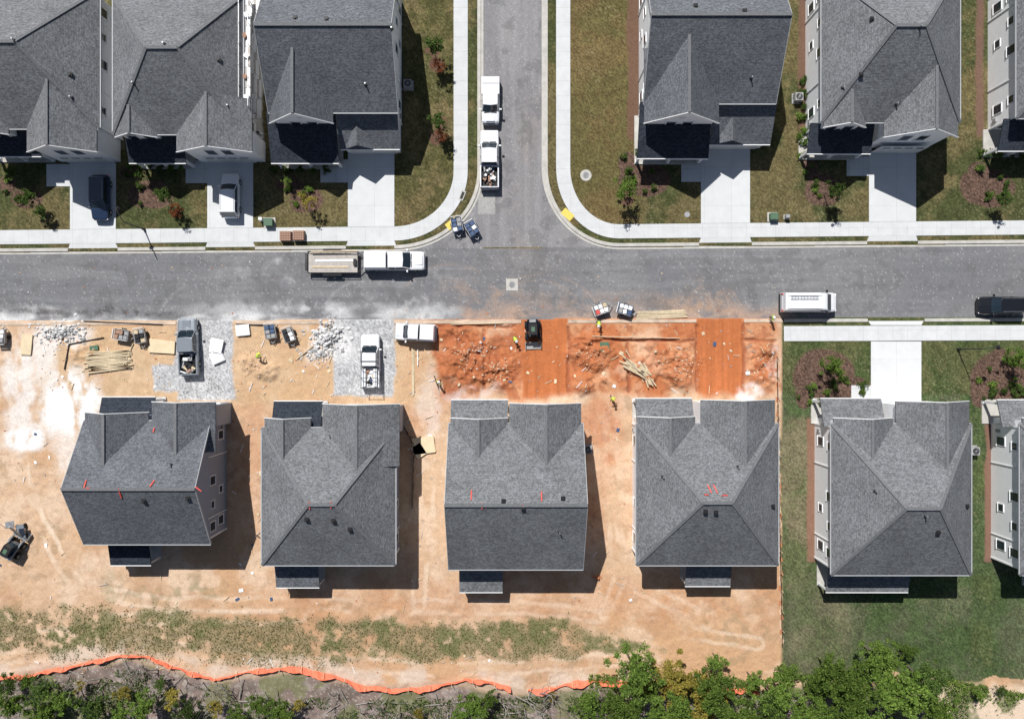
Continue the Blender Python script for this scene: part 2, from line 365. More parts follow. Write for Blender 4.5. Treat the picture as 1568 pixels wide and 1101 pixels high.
    C=mixc(C,(.66,.52,.39),box(Xw,Yw,1440,1052,1900,1300,6)); C=mixc(C,(.16,.17,.08),box(Xw,Yw,1440,1040,1900,1300,8)*ss(.48,.58,n2)*.8)
    for (a,b,y0,y1,cl) in ((960,985,-900,215,(.15,.085,.06)),(1222,1240,-900,200,(.16,.09,.065)),(1236,1250,640,860,(.24,.13,.09)),(1508,1520,600,860,(.22,.12,.09)),(1494,1506,-900,210,(.17,.10,.075)),
                           (176,192,-900,230,(.13,.12,.08)),(386,404,-900,230,(.66,.62,.57)),(604,618,-900,200,(.08,.08,.05))):
        C=mixc(C,cl,box(Xw*.2+X*.8,Y,a,y0,b,y1,2)*.9)
    for (cx,cy,rx,ry) in BEDS:
        k=ell(Xw*.3+X*.7,Yw*.3+Y*.7,cx,cy,rx,ry,.06); mc=np.array((.115,.072,.054))*(.4+1.2*wn[...,None]); C=C*(1-k[...,None])+mc*k[...,None]
    for (cx,cy) in tree_rings():
        k=ell(X,Y,cx,cy,11,11,.15); C=mixc(C,(.14,.075,.055),k*.85)
    return np.clip(C*(.92+.16*wn[...,None]),.005,.9)
def groundz(X,Y):
    z=np.full(X.shape,.06)
    n=fbm(X,Y,26,1,5); n2=fbm(X,Y,8,5,3)
    dirt=(Y>yB(X)+10)*ss(0,14,Y-yB(X)-4)*(X<1193)
    z=z+dirt*(n2-.5)*.12
    z=z+mound(X,Y)*ss(4,14,Y-yB(X))
    z=z-.22*trench(X,Y)*ss(6,12,Y-yB(X))
    fy=ss(1010,1060,Y); z=z+fy*(n-.5)*.5*(X<1470)
    r=roadmask(X,Y,4); z=np.where(r,-.04,z)
    far=ss(1400,8000,np.hypot(X-CX,Y-CY)); z=z*(1-far)
    return z
def mkgrid(name,xs,ys,zf,cf,mat,cell=None):
    X,Y=np.meshgrid(xs,ys); nx,ny=len(xs),len(ys)
    C=cf(X,Y); Z=zf(X,Y)
    co=np.stack([(X-CX)/S,-(Y-CY)/S,Z],-1).reshape(-1,3)
    idx=np.arange(nx*ny).reshape(ny,nx)
    q=np.stack([idx[:-1,:-1],idx[1:,:-1],idx[1:,1:],idx[:-1,1:]],-1)
    if cell is not None:
        xc=(X[:-1,:-1]+X[1:,1:])/2; yc=(Y[:-1,:-1]+Y[1:,1:])/2; q=q[cell(xc,yc)]
    q=q.reshape(-1,4); used=np.unique(q); rm=np.zeros(nx*ny,int); rm[used]=np.arange(len(used)); q=rm[q]; co=co[used]; col=C.reshape(-1,3)[used]
    me=bpy.data.meshes.new(name); me.vertices.add(len(co)); me.vertices.foreach_set('co',co.ravel())
    me.loops.add(q.size); me.loops.foreach_set('vertex_index',q.ravel().astype(np.int32))
    me.polygons.add(len(q)); me.polygons.foreach_set('loop_start',np.arange(0,q.size,4,dtype=np.int32)); 
    me.update(calc_edges=True); me.validate()
    at=me.color_attributes.new('Col','FLOAT_COLOR','POINT'); at.data.foreach_set('color',np.concatenate([col,np.ones((len(col),1))],1).astype(np.float32).ravel())
    me.polygons.foreach_set('use_smooth',np.ones(len(q),bool))
    me.materials.append(mat); o=bpy.data.objects.new(name,me); scene.collection.objects.link(o); return o
st=1.7
xi=np.arange(-170,1740,st); yi=np.arange(-120,1220,st)
ext=lambda a:np.concatenate([a[0]-np.geomspace(30000,8,34),a,a[-1]+np.geomspace(8,30000,34)])
gm=colmat('ground_soil_and_lawn')
mkgrid('ground',ext(xi),ext(yi),groundz,groundcol,gm)

def roadcol(X,Y):
    sh=X.shape; wn=rng.rand(*sh)
    n1=fbm(X,Y,120,0,5); n2=fbm(X,Y,28,2,4); n3=fbm(X,Y,8,4,3)
    Xw=X+(fbm(X,Y,40,5,4)-.5)*50; Yw=Y+(fbm(X,Y,30,6,4)-.5)*26
    C=np.zeros(sh+(3,))+np.array((.190,.190,.197))
    C=mixc(C,(.24,.235,.238),ss(.4,.65,n1)*.7); 
    st_=fbx(X*.12,Y*1.6,16,7,4); hor=(Y>yT(X))
    C=mixc(C,(.27,.27,.275),ss(.5,.7,st_)*.4*hor); C=mixc(C,(.14,.14,.15),ss(.55,.7,fbx(X*.15,Y*1.8,12,9,3))*.3*hor)
    sv=fbx(X*1.6,Y*.12,16,8,4); C=mixc(C,(.26,.25,.255),(~hor)*.6); C=mixc(C,(.31,.30,.30),ss(.5,.7,sv)*.45*(~hor)); C=mixc(C,(.38,.37,.36),(~hor)*ell(Xw,Yw,790,20,30,90)*.3)
    C=mixc(C,(.165,.165,.175),box(X,Y,1300,380,5000,484,60)*.5)
    d=yB(X)-Y
    k=(1-ss(2,26,d+22*(n2-.5)))*(1-ss(640,720,X))*ss(.32,.58,fbx(X*.4,Y,30,3,4)); C=mixc(C,(.70,.695,.69),k*.85)
    for (a,b,rx,ry,t) in ((440,408,26,20,.6),(65,476,26,10,.8),(350,440,14,26,.3),(400,425,30,14,.2),(530,472,80,11,.6),(640,468,46,11,.8),(425,474,90,12,.4),(620,430,60,20,.12)):
        C=mixc(C,(.66,.655,.65),ell(Xw,Yw,a,b,rx,ry,.8)*t*ss(.35,.6,n2))
    C=mixc(C,(.07,.06,.055),box(Xw,Yw,-50,474,265,483,3)*ss(.4,.6,n3)*.6)
    k=(1-ss(2,32,d+26*(n2-.5)))*ss(660,720,X)*(1-ss(1190,1230,X)); C=mixc(C,(.48,.32,.23),k*.75*ss(.25,.55,fbx(X*.5,Y,22,1,4)))
    for (a,b,rx,ry,t) in ((1090,455,34,26,.45),(760,455,50,18,.4),(860,462,50,14,.3),(710,440,30,16,.25),(1060,470,60,12,.5),(960,460,70,12,.2),(815,200,14,60,.12),(790,300,30,80,.06),(820,400,60,40,.08)):
        C=mixc(C,(.43,.29,.20),ell(Xw,Yw,a,b,rx,ry,.8)*t*ss(.35,.6,n3*.5+n2*.5))
    for r in (70,78,96,104,128,136):
        dd=abs(np.hypot(X-948,(Y-500)*1.0)-r*1.9); C=mixc(C,(.33,.31,.30),(1-ss(1,3.5,dd))*.18*(Y<480)*ss(.35,.6,n2)*(Y>300))
    for (cx,cy,r) in ((1090,480,45),(1085,470,32),(700,500,60),(690,490,85),(820,520,90),(830,520,100),(560,500,70),(330,520,95)):
        dd=abs(np.hypot(X-cx,Y-cy)-r); C=mixc(C,(.38,.28,.22) if cx>600 else (.42,.42,.42),(1-ss(1,3,dd))*.28*ss(.35,.55,n2))
    for x0 in (762,776,798,812): C=mixc(C,(.17,.17,.17),(1-ss(2,7,abs(X-x0)))*.18*(Y<360))
    for y0 in (408,422,448,462): C=mixc(C,(.15,.15,.155),(1-ss(2,7,abs(Y-y0+.006*X)))*.2)
    C=mixc(C,(.11,.11,.11),(1-ss(.3,1.2,abs(X-784-8*(fbm(X,Y,60,1,2)-.5))))*.25*(Y<370)*ss(.4,.5,n2))
    C=mixc(C,(.11,.11,.11),(1-ss(.4,1.4,abs(Y-(yT(X)+yB(X))/2)))*.25*(abs(X-784)>60)*ss(.4,.5,n1))
    C=mixc(C,(.12,.12,.12),ss(.60,.68,fbm(X,Y,18,6,3))*.35)
    C=mixc(C,(.40,.39,.37),box(X,Y,732,296,758,328,1.5)*.8)
    C=mixc(C,(.42,.41,.39),(wn>.985)*.6)
    return np.clip(C*(.86+.28*wn[...,None]),.01,.9)
rxs=np.concatenate([[-30000,-6000,-2000,-700],np.arange(-170,1740,1.5),[2300,4000,8000,30000]]); rys=np.concatenate([[-30000,-8000,-2000,-500],np.arange(-120,500,1.5)])
mkgrid('road',rxs,rys,lambda X,Y:np.zeros(X.shape)+.004,roadcol,colmat('asphalt',.9,.82,1.18,22,.35,.02),roadmask)

# ------------------------------------------------ pavements / kerbs
def ribbon(name,pts,w,z0,z1,mat,parent=None):
    mb=MB(); P=[Vector(((x-CX)/S,-(y-CY)/S)) for x,y in pts]; rings=[]
    for i,p in enumerate(P):
        a=P[max(i-1,0)]; b=P[min(i+1,len(P)-1)]; t=(b-a).normalized(); n=Vector((-t.y,t.x))*w/2/S
        l=p+n; r=p-n; rings.append([(l.x,l.y,z0),(l.x,l.y,z1),(r.x,r.y,z1),(r.x,r.y,z0)])
    mb.loft(rings,mat); return mb.build(name,parent=parent,bevel=0)
def arc(cx,cy,rx,ry,a0,a1,n=18):
    return [(cx+rx*math.cos(math.radians(a0+(a1-a0)*i/n)),cy+ry*math.sin(math.radians(a0+(a1-a0)*i/n))) for i in range(n+1)]
sw=empty('sidewalk')
SWW=21.6; hs=SWW/2
L1=[(705.5,-600),(705.5,100)]+arc(604,262,101.5,ySW(604)+hs-262,0,90)+[(400,ySW(400)+hs),(0,ySW(0)+hs),(-900,ySW(-900)+hs)]
ribbon('left_walk',L1,SWW,-.05,.12,'conc',sw)
R1=[(862.3,-600),(862.3,100)]+arc(948,258,85.7,ySW(948)+hs-258,180,90)+[(1200,ySW(1200)+hs),(1700,ySW(1700)+hs),(2600,ySW(2600)+hs)]
ribbon('right_walk',R1,SWW,-.05,.12,'conc',sw)
ribbon('south_walk',[(1200,511),(1600,509.5),(2600,506)],23,-.05,.12,'conc',sw)
kb=empty('kerb')
def kerbrun(x0,x1,yf,name,mat='kerb'):
    ribbon(name,[(x0+(x1-x0)*i/8,yf(x0+(x1-x0)*i/8)) for i in range(9)],5,-.06,.13,mat,kb)
kt=lambda x:yT(x)-2.5
ribbon('kerb_corner_left',[(733.6,-600),(733.6,100)]+arc(604,262,129.6,yT(604)-2.5-262,0,90),5.2,-.06,.13,'kerb',kb)
ribbon('kerb_corner_right',[(836,-600),(836,100)]+arc(948,258,112,yT(948)-2.5-258,180,90),5.2,-.06,.13,'kerb',kb)
ribbon('gutter_left',[(738.2,-600),(738.2,100)]+arc(604,262,134.2,yT(604)+2-262,0,90)+[(300,yT(300)+2),(-900,yT(-900)+2)],4,-.06,.012,'kerb',kb)
ribbon('gutter_right',[(831.4,-600),(831.4,100)]+arc(948,258,116.6,yT(948)+2-258,180,90)+[(1300,yT(1300)+2),(2600,yT(2600)+2)],4,-.06,.012,'kerb',kb)
for a,b in ((-900,105),(181,315),(391,530)): kerbrun(a,b,kt,'kerb_north')
for a,b in ((948,1070),(1151,1327),(1405,2600)): kerbrun(a,b,kt,'kerb_north')
kbf=lambda x:yB(x)+2.8
kerbrun(-900,270,kbf,'kerb_south','kerbd'); kerbrun(362,508,kbf,'kerb_south','kerbd'); kerbrun(604,798,kbf,'kerb_south','kerbd'); kerbrun(870,1066,kbf,'kerb_south','kerbd'); kerbrun(1139,1198,kbf,'kerb_south','kerbd')
kerbrun(1200,1328,kbf,'kerb_south'); kerbrun(1415,2600,kbf,'kerb_south')
def flat(name,poly,z,mat,t=.15,zs=None):
    mb=MB(); mb.slab([((x-CX)/S,-(y-CY)/S,(zs[i] if zs else z)) for i,(x,y) in enumerate(poly)],t,mat); return mb.build(name)
for (a,b,y0) in ((108,178,250),(318,388,245),(533,604,228),(1073,1148,222),(1330,1402,232)):
    flat('driveway',[(a,y0),(b,y0),(b,ySW(b)-.3),(a,ySW(a)-.3)],.115,'concd')
    flat('driveway_apron',[(a,ySW(a)+SWW+.1),(b,ySW(b)+SWW+.1),(b+5,yT(b)+.5),(a-5,yT(a)+.5)],0,'concd',.2,[.118,.118,.02,.02])
flat('driveway',[(1333,523),(1410,523),(1410,622),(1333,622)],.115,'concd')
flat('driveway_apron',[(1326,yB(1330)-.5),(1417,yB(1410)-.5),(1410,498),(1333,498)],0,'concd',.2,[.02,.02,.118,.118])
for p in ([(72,252),(107.7,252),(107.7,286),(72,286)],[(285,246),(317.7,246),(317.7,281),(285,281)],[(491,245),(532.7,245),(532.7,280),(491,280)],[(1043,245),(1072.7,245),(1072.7,279),(1043,279)],[(1296,240),(1329.7,240),(1329.7,270),(1296,270)],[(1303,590),(1332.7,590),(1332.7,614),(1303,614)]):
    flat('front_walk',p,.112,'conc')
for (x,y,a) in ((692,343,-40),(869,329,42)):
    mb=MB(); mb.box((0,0,0),(1.35,.8,.012),'yellow')
    for i in range(10):
        for j in range(6): mb.cyl((-.55+i*.122,-.3+j*.12,.005),(-.55+i*.122,-.3+j*.12,.014),.03,.02,'yellow',6)
    mb.build('tactile_paving',(*U(x,y),.129),math.radians(-a))
def manhole(px,py,sq=True,z=.004):
    mb=MB()
    if sq: mb.box((0,0,.003),(1.3,1.3,.02),'kerb')
    else: mb.cyl((0,0,-.02),(0,0,.02),.62,.62,'kerb',28)
    mb.cyl((0,0,.0),(0,0,.028),.36,.36,'grock',24)
    for i in range(-2,3): mb.box((0,i*.12,.03),(.5-abs(i)*.08,.03,.01),'dark')
    mb.build('manhole_cover',(*U(px,py),z+.006))
manhole(784,436); manhole(897,269,False,.07)
mb=MB(); mb.box((0,0,0),(1.1,.5,.02),'kerb'); mb.box((0,0,.012),(.8,.3,.01),'dark'); mb.build('storm_drain',(*U(708,300),.14),1.2)
mb=MB(); mb.cyl((0,0,-.02),(0,0,.02),.3,.3,'metal',16); mb.build('meter_cover',(*U(1052,329),.08))

# ------------------------------------------------ houses
def win(mbf,mbg,c,ax,sg,w=.95,h=1.5):
    x,y,z=c
    if ax=='x':
        mbf.box((x+sg*.03,y,z),(.08,w+.18,h+.18),'trim'); mbg.box((x+sg*.06,y,z+h/4),(.06,w,h/2-.04),'glass'); mbg.box((x+sg*.055,y,z-h/4),(.06,w,h/2-.04),'glass')
        mbf.box((x+sg*.07,y,z-h/2-.12),(.10,w+.3,.06),'trim')
    else:
        mbf.box((x,y+sg*.03,z),(w+.18,.08,h+.18),'trim'); mbg.box((x,y+sg*.06,z+h/4),(w,.06,h/2-.04),'glass'); mbg.box((x,y+sg*.055,z-h/4),(w,.06,h/2-.04),'glass')
        mbf.box((x,y+sg*.07,z-h/2-.12),(w+.3,.10,.06),'trim')
def house(x0,x1,yb,yf,kind,ridge=None,gables=(),garage=None,porch=None,back=None,wall='white_siding',roof='roof',porchroof='roof',ze=5.8,pitch=.66,vents=(),reds=(),cap='cap',pipes=()):
    s=1 if yf>yb else -1
    E=empty('house',V((x0+x1)/2,(yb+yf)/2,0)); ex,ey,_=E.location
    W=lambda gx,gy,z:(gx/S-ex,-gy/S-ey,z)
    R=MB(); B=MB(); T=MB(); G=MB(); D=MB(); X=MB()
    yr=(yb+yf)/2; half=abs(yf-yb)/2; rise=half/S*pitch; zr=ze+rise
    def mh(gx,gy):
        t=1-abs(gy-yr)/half
        if kind=='hip': t=min(t,(gx-x0)/(ridge[0]-x0),(x1-gx)/(x1-ridge[1]))
        return ze+rise*max(0,min(1,t))
    th=.22
    if kind=='gable':
        for ye in (yb,yf): R.slab([W(x0,ye,ze),W(x1,ye,ze),W(x1,yr,zr),W(x0,yr,zr)],th,roof)
        i=6
        pr=lambda gx:[W(gx,yb+s*i,ze-.25),W(gx,yf-s*i,ze-.25),W(gx,yr,zr-.25-i/S*pitch)]
        a=pr(x0+i);b=pr(x1-i); B.add(a+b,[(0,1,2),(3,5,4),(0,3,4,1),(1,4,5,2),(2,5,3,0)],wall)
        R.beam(W(x0,yr,zr+.02),W(x1,yr,zr+.02),.32,.05,cap)
        for gx in (x0,x1):
            for ye in(yb,yf): T.beam(W(gx,ye,ze-.12),W(gx,yr,zr-.12),.05,.24,'fascia')
    else:
        a,b=ridge
        for ye in (yb,yf): R.slab([W(x0,ye,ze),W(x1,ye,ze),W(b,yr,zr),W(a,yr,zr)],th,roof)
        R.slab([W(x0,yb,ze),W(x0,yf,ze),W(a,yr,zr)],th,roof); R.slab([W(x1,yb,ze),W(x1,yf,ze),W(b,yr,zr)],th,roof)
        R.beam(W(a,yr,zr+.02),W(b,yr,zr+.02),.32,.05,cap)
        for ye in(yb,yf):
            R.beam(W(x0,ye,ze+.02),W(a,yr,zr+.02),.28,.04,cap); R.beam(W(x1,ye,ze+.02),W(b,yr,zr+.02),.28,.04,cap)
    for ye in (yb,yf): T.beam(W(x0,ye+(s if ye==yf else -s)*.9,ze-.1),W(x1,ye+(s if ye==yf else -s)*.9,ze-.1),.1,.14,'fascia')
    if kind=='hip':
        for gx,q in ((x0,-.9),(x1,.9)): T.beam(W(gx+q,yb,ze-.1),W(gx+q,yf,ze-.1),.1,.14,'fascia')
    i=6
    c0=W(x0+i,yb+s*i,0); c1=W(x1-i,yf-s*i,ze-.2)
    B.box(((c0[0]+c1[0])/2,(c0[1]+c1[1])/2,(ze-.2)/2),(abs(c1[0]-c0[0]),abs(c1[1]-c0[1]),ze-.2),wall)
    fd=-s
    for sg,gx in ((-1,x0+i),(1,x1-i)):
        for z,fr in ((1.9,(.14,.40,.86)),(4.25,(.12,.30,.50,.84))):
            for k,f in enumerate(fr):
                win(T,G,W(gx,yb+(yf-yb)*f,z),'x',sg,.7 if k%2 else .85,1.3 if k%2==0 else .8)
        for f in (.2,.7):   # downpipes, meter box
            c=W(gx,yb+(yf-yb)*f,0); T.box((c[0]+sg*.05,c[1],2.8),(.08,.08,5.4),'trim')
        c=W(gx,yb+(yf-yb)*.93,1.4); T.box((c[0]+sg*.08,c[1],1.4),(.16,.35,.6),'grock')
    for gx in (x0+i,x1-i):
        for gy in (yb+s*i,yf-s*i): T.box((W(gx,gy,0)[0],W(gx,gy,0)[1],ze/2-.1),(.16,.16,ze-.25),'trim')
    for f in (.16,.38,.62,.84):
        for z in (1.9,4.35):
            if not(z<2 and back and f==.38): win(T,G,W(x0+(x1-x0)*f,yb+s*i,z),'y',-fd,1.0,1.5)
    for gi,(a,b,yg,hf) in enumerate(gables):
        mx=(a+b)/2; zt=ze+rise*hf; y=yg
        while mh(mx,y)<zt and abs(y-yg)<abs(yr-yg): y-=s*1.0
        ya=y; e=.012
        for xe in (a,b): R.slab([W(xe,yg,ze+e),W(mx,yg,zt+e),W(mx,ya,zt+e),W(xe,ya,ze+e)],.2,roof)
        R.beam(W(mx,yg,zt+.03),W(mx,ya,zt+.03),.28,.05,cap)
        for xe in (a,b): T.beam(W(xe,yg+s*.6,ze-.1),W(mx,yg+s*.6,zt-.1),.06,.24,'trim')
        j=5; sl=(zt-ze)/((b-a)/2)
        y1=yg-s*j; y2=yf-s*(i+3)
        tri=lambda yy:[W(a+j,yy,0),W(b-j,yy,0),W(b-j,yy,ze-.15),W(mx,yy,zt-.22-.05),W(a+j,yy,ze-.15)]
        if abs(y1-y2)>3:
            p=tri(y1);q=tri(y2); B.add(p+q,[(0,1,2,3,4),(9,8,7,6,5)]+[(k,5+k,5+(k+1)%5,(k+1)%5) for k in range(5)],wall)
        win(T,G,W(mx-12,y1,4.3),'y',fd); win(T,G,W(mx+12,y1,4.3),'y',fd)
        T.box((W(mx,y1,0)[0],W(mx,y1,0)[1]+fd*.03,ze+.45),(.6,.08,.6),'trim')
    if garage:
        a,b,yg,low=garage
        if low:
            yw=yf-s*i
            R.slab([W(a,yg,3.0),W(b,yg,3.0),W(b,yw,3.0+abs(yg-yw)/S*.62),W(a,yw,3.0+abs(yg-yw)/S*.62)],.2,roof)
            mx=a+(b-a)*.32; hw=(b-a)*.24; zt=3.0+hw/S*1.0; 
            for xe in (mx-hw,mx+hw): R.slab([W(xe,yg,3.03),W(mx,yg,zt),W(mx,yw,zt),W(xe,yw,3.03)],.15,roof)
            T.beam(W(a,yg+s*.8,2.9),W(b,yg+s*.8,2.9),.08,.18,'trim')
            j=4; p0=W(a+j,yw,0);p1=W(b-j,yg-s*5,2.95)
            B.box(((p0[0]+p1[0])/2,(p0[1]+p1[1])/2,1.42),(abs(p1[0]-p0[0]),abs(p1[1]-p0[1]),2.84),wall)
        gy=yg-s*5; m=(a+b)/2; c=W(m,gy,0)
        T.box((c[0],c[1]+fd*.03,1.25),(5.1,.08,2.5),'trim'); D.box((c[0],c[1]+fd*.06,1.2),(4.8,.08,2.35),'door')
        for k in range(1,4): D.box((c[0],c[1]+fd*.10,.03+k*.59),(4.8,.02,.03),'fascia')
        for k in range(4): G.box((c[0]-1.8+k*1.2,c[1]+fd*.105,2.08),(.8,.02,.3),'glass')
    if porch:
        a,b,yg,zp=porch; yw=yf-s*i; hz=zp+abs(yg-yw)/S*.35
        R.slab([W(a,yg,zp),W(b,yg,zp),W(b,yw,hz),W(a,yw,hz)],.18,porchroof)
        T.beam(W(a,yg+s*.8,zp-.1),W(b,yg+s*.8,zp-.1),.08,.2,'trim')
        for f in (.05,.5,.95):
            c=W(a+(b-a)*f,yg-s*5,0); T.box((c[0],c[1],(zp-.2)/2),(.25,.25,zp-.2),'trim'); T.box((c[0],c[1],.2),(.36,.36,.4),'trim')
        p0=W(a+2,yw,0);p1=W(b-2,yg-s*1,0); B.box(((p0[0]+p1[0])/2,(p0[1]+p1[1])/2,.1),(abs(p1[0]-p0[0]),abs(p1[1]-p0[1]),.24),'kerb')
        c=W(a+(b-a)*.7,yw,0); T.box((c[0],c[1]+fd*.03,1.25),(1.3,.1,2.3),'trim'); D.box((c[0],c[1]+fd*.08,1.25),(1.0,.08,2.1),'dark')
        win(T,G,W(a+(b-a)*.3,yw,1.8),'y',fd,1.4,1.5)
    if back:
        a,b,yg,zp,mt=back; yw=yb+s*i; hz=zp+abs(yg-yw)/S*.25
        R.slab([W(a,yg,zp),W(b,yg,zp),W(b,yw,hz),W(a,yw,hz)],.16,mt)
        T.beam(W(a,yg-s*.8,zp-.1),W(b,yg-s*.8,zp-.1),.08,.18,'trim')
        for gx in (a+2,b-2):
            c=W(gx,yg+s*3,0); T.box((c[0],c[1],(zp-.15)/2),(.2,.2,zp-.15),'trim')
        p0=W(a,yw,0);p1=W(b,yg,0); B.box(((p0[0]+p1[0])/2,(p0[1]+p1[1])/2,.1),(abs(p1[0]-p0[0]),abs(p1[1]-p0[1]),.2),'kerb')
        c=W((a+b)/2,yw,0); T.box((c[0],c[1]-fd*.03,1.2),(1.9,.1,2.3),'trim'); G.box((c[0],c[1]-fd*.07,1.2),(1.7,.08,2.1),'glass')
    def onroof(px,py):
        z=8
        for _ in range(6):
            f=1-z/H; gx=(px-CX)*f; gy=(py-CY)*f; z=mh(gx,gy)
        return gx,gy,z
    for (px,py) in vents:
        gx,gy,z=onroof(px,py); c=W(gx,gy,z); X.box((c[0],c[1],z+.08),(.42,.42,.16),'dark'); X.cyl((c[0],c[1],z+.16),(c[0],c[1],z+.26),.12,.15,'dark',8)
    for (px,py) in pipes:
        gx,gy,z=onroof(px,py); c=W(gx,gy,z); X.cyl((c[0],c[1],z-.05),(c[0],c[1],z+.5),.07,.07,'metal',8); X.cyl((c[0],c[1],z-.02),(c[0],c[1],z+.1),.18,.1,'dark',8)
    for (px,py,dx,dy) in reds:
        gx,gy,z=onroof(px,py); g2=(gx+dx,gy+dy); c=W(gx,gy,z+.1); d=W(g2[0],g2[1],mh(*g2)+.1); X.beam(c,d,.11,.07,'red')
    for nm,b in (('roof',R),('walls',B),('trim',T),('windows',G),('doors',D),('roof_vents',X)):
        if b.v: b.build(nm,parent=E)
    return E
# south row
house(-613,-431,264,88,'gable',gables=[(-611,-520,76,.66),(-515,-424,61,.5)],garage=(-515,-424,61,False),porch=(-606,-527,56,3.1),porchroof='roofb',back=(-596,-536,305,2.7,'roofb'),wall='gray_siding',roof='roof2',
      vents=[(221,767),(288,763)],reds=[(133,735,0,10),(133,747,4,0),(237,735,-4,8),(182,748,0,14),(157,667,6,0),(160,683,0,10),(237,655,0,6),(300,745,8,6)],pipes=[(262,712)])
house(-358,-167,294,98,'hip',(-275,-240),gables=[(-354,-288,84,.42),(-271,-161,64,.55)],garage=(-268,-163,64,False),porch=(-352,-280,62,3.1),porchroof='roofb',back=(-350,-286,338,2.7,'roof2'),wall='gray_siding',roof='roof',
      vents=[(470,795),(511,797),(536,810)],reds=[(474,768,0,10),(507,768,0,9),(434,688,0,10),(547,690,0,9),(545,660,0,7)],pipes=[(505,668)])
house(-91,102,300,92,'gable',gables=[(-88,-6,84,.42),(-4,99,63,.52)],garage=(-4,99,63,False),porch=(-90,-6,60,3.2),back=(-78,-14,345,2.7,'roof'),wall='lgray_siding',roof='roof',
      vents=[(771,767),(801,778),(862,763)],reds=[(726,676,3,0),(845,657,10,0),(722,750,0,12),(829,752,0,12),(738,770,0,8),(800,772,0,8)],pipes=[(857,815)])
house(178,381,294,92,'hip',(258,297),gables=[(180,262,82,.42),(270,376,58,.55)],garage=(270,376,58,False),porch=(182,266,58,3.2),back=(257,324,336,2.7,'roof'),wall='white_siding',roof='roof',
      vents=[(1080,783),(1096,784),(1183,775)],reds=[(1083,742,4,10),(1092,742,4,10),(1078,757,6,0),(1105,758,8,0),(1120,640,10,-6),(1140,650,0,8)],pipes=[(1015,730),(1130,715)])
house(457,657,308,92,'hip',(530,575),gables=[(460,545,84,.42),(549,654,60,.55)],garage=(549,654,60,False),porch=(455,545,58,3.2),back=(466,588,345,2.7,'roof'),wall='white_siding',roof='roof',
      vents=[(1436,815),(1480,775)],pipes=[(1340,752),(1417,790),(1305,650)])
house(727,930,308,92,'hip',(800,840),gables=[(730,815,84,.42),(820,926,62,.55)],garage=(820,926,62,False),porch=(716,800,60,3.2),back=(780,850,345,2.7,'roof'),wall='white_siding')
# north row
house(-787,-590,-528,-330,'hip',(-712,-672),gables=[(-694,-594,-297,.58),(-787,-720,-322,.4)],garage=(-694,-594,-297,False),porch=(-786,-696,-300,3.1),porchroof='roofb',wall='lgray_siding',roof='roof',vents=[(108,115),(65,190)],pipes=[(22,62),(110,150)])
house(-571,-385,-520,-322,'hip',(-494,-452),gables=[(-480,-372,-297,.50),(-568,-508,-318,.35)],garage=(-480,-372,-297,False),porch=(-566,-482,-290,3.1),porchroof='roofb',wall='white_siding',roof='roof',vents=[(335,92)],pipes=[(205,128),(252,68),(350,163)])
house(-349,-163,-551,-353,'gable',gables=[(-347,-256,-338,.74)],garage=(-254,-166,-311,True),porch=(-356,-256,-290,3.1),porchroof='roofb',wall='white_siding',roof='roof2',vents=[(452,28),(500,30)],pipes=[(560,130),(600,45)])
house(188,378,-565,-366,'gable',gables=[(189,296,-338,.78)],garage=(292,382,-318,True),porch=(185,290,-297,3.1),porchroof='roofb',wall='white_siding',roof='roof2',vents=[(1065,10),(1140,18)],pipes=[(1150,120)])
house(443,641,-557,-339,'hip',(516,556),gables=[(532,638,-318,.6),(446,506,-332,.35)],garage=(532,638,-312,False),porch=(436,530,-304,3.1),porchroof='roofb',wall='white_siding',roof='roof',vents=[(1335,30),(1318,115)],pipes=[(1408,42),(1372,160),(1290,135)])
house(722,916,-557,-345,'hip',(792,832),gables=[(805,911,-318,.6)],garage=(805,911,-312,False),porch=(718,800,-308,3.1),porchroof='roofb',wall='white_siding')

# ------------------------------------------------ vehicles
def sec(x,w,zb,zt,cr=.03):
    return [(x,-w*.93,zb),(x,-w,zb+.15),(x,-w,zt-.22),(x,-w*.95,zt-.06),(x,-w*.8,zt),(x,0,zt+cr),(x,w*.8,zt),(x,w*.95,zt-.06),(x,w,zt-.22),(x,w,zb+.15),(x,w*.93,zb)]
def wheels(mb,L,W,r=.36,fx=.33,bx=-.31):
    for x in (fx*L,bx*L):
        for s in(-1,1):
            mb.cyl((x,s*(W/2-.24),r),(x,s*(W/2+.01),r),r,r,'rubber',18); mb.cyl((x,s*(W/2+.0),r),(x,s*(W/2+.03),r),r*.55,r*.5,'metal',10)
def cab(mb,b0,b1,t0,t1,wb,wt,zb,zt,paint,mid=True):
    rb=[(b0,-wb*.8,zb),(b0-.12,-wb,zb),(b1+.06,-wb,zb),(b1,-wb*.85,zb),(b1,wb*.85,zb),(b1+.06,wb,zb),(b0-.12,wb,zb),(b0,wb*.8,zb),(b0+.10,0,zb)]
    rt=[(t0,-wt*.85,zt),(t0-.1,-wt,zt),(t1+.06,-wt,zt),(t1,-wt*.85,zt),(t1,wt*.85,zt),(t1+.06,wt,zt),(t0-.1,wt,zt),(t0,wt*.85,zt),(t0+.06,0,zt)]
    mb.loft([rb,rt],'sglass')
    ro=lambda k,z:[(t0-(.5-k/2)*.1+(x-t0)*1.0,y*k,z) for x,y,_ in rt]
    mb.loft([ro(1.03,zt-.02),ro(1.02,zt+.03),ro(.85,zt+.06)],paint)
    for s in(-1,1):
        mb.beam((b0-.05,s*wb*.93,zb),(t0-.05,s*wt*.96,zt),.08,.07,paint); mb.beam((b1+.05,s*wb*.96,zb),(t1+.05,s*wt*.96,zt),.14,.1,paint)
        if mid:
            m=(t0+t1)/2; mb.beam((m,s*(wb+.005),zb),(m,s*(wt+.005),zt),.09,.05,paint)
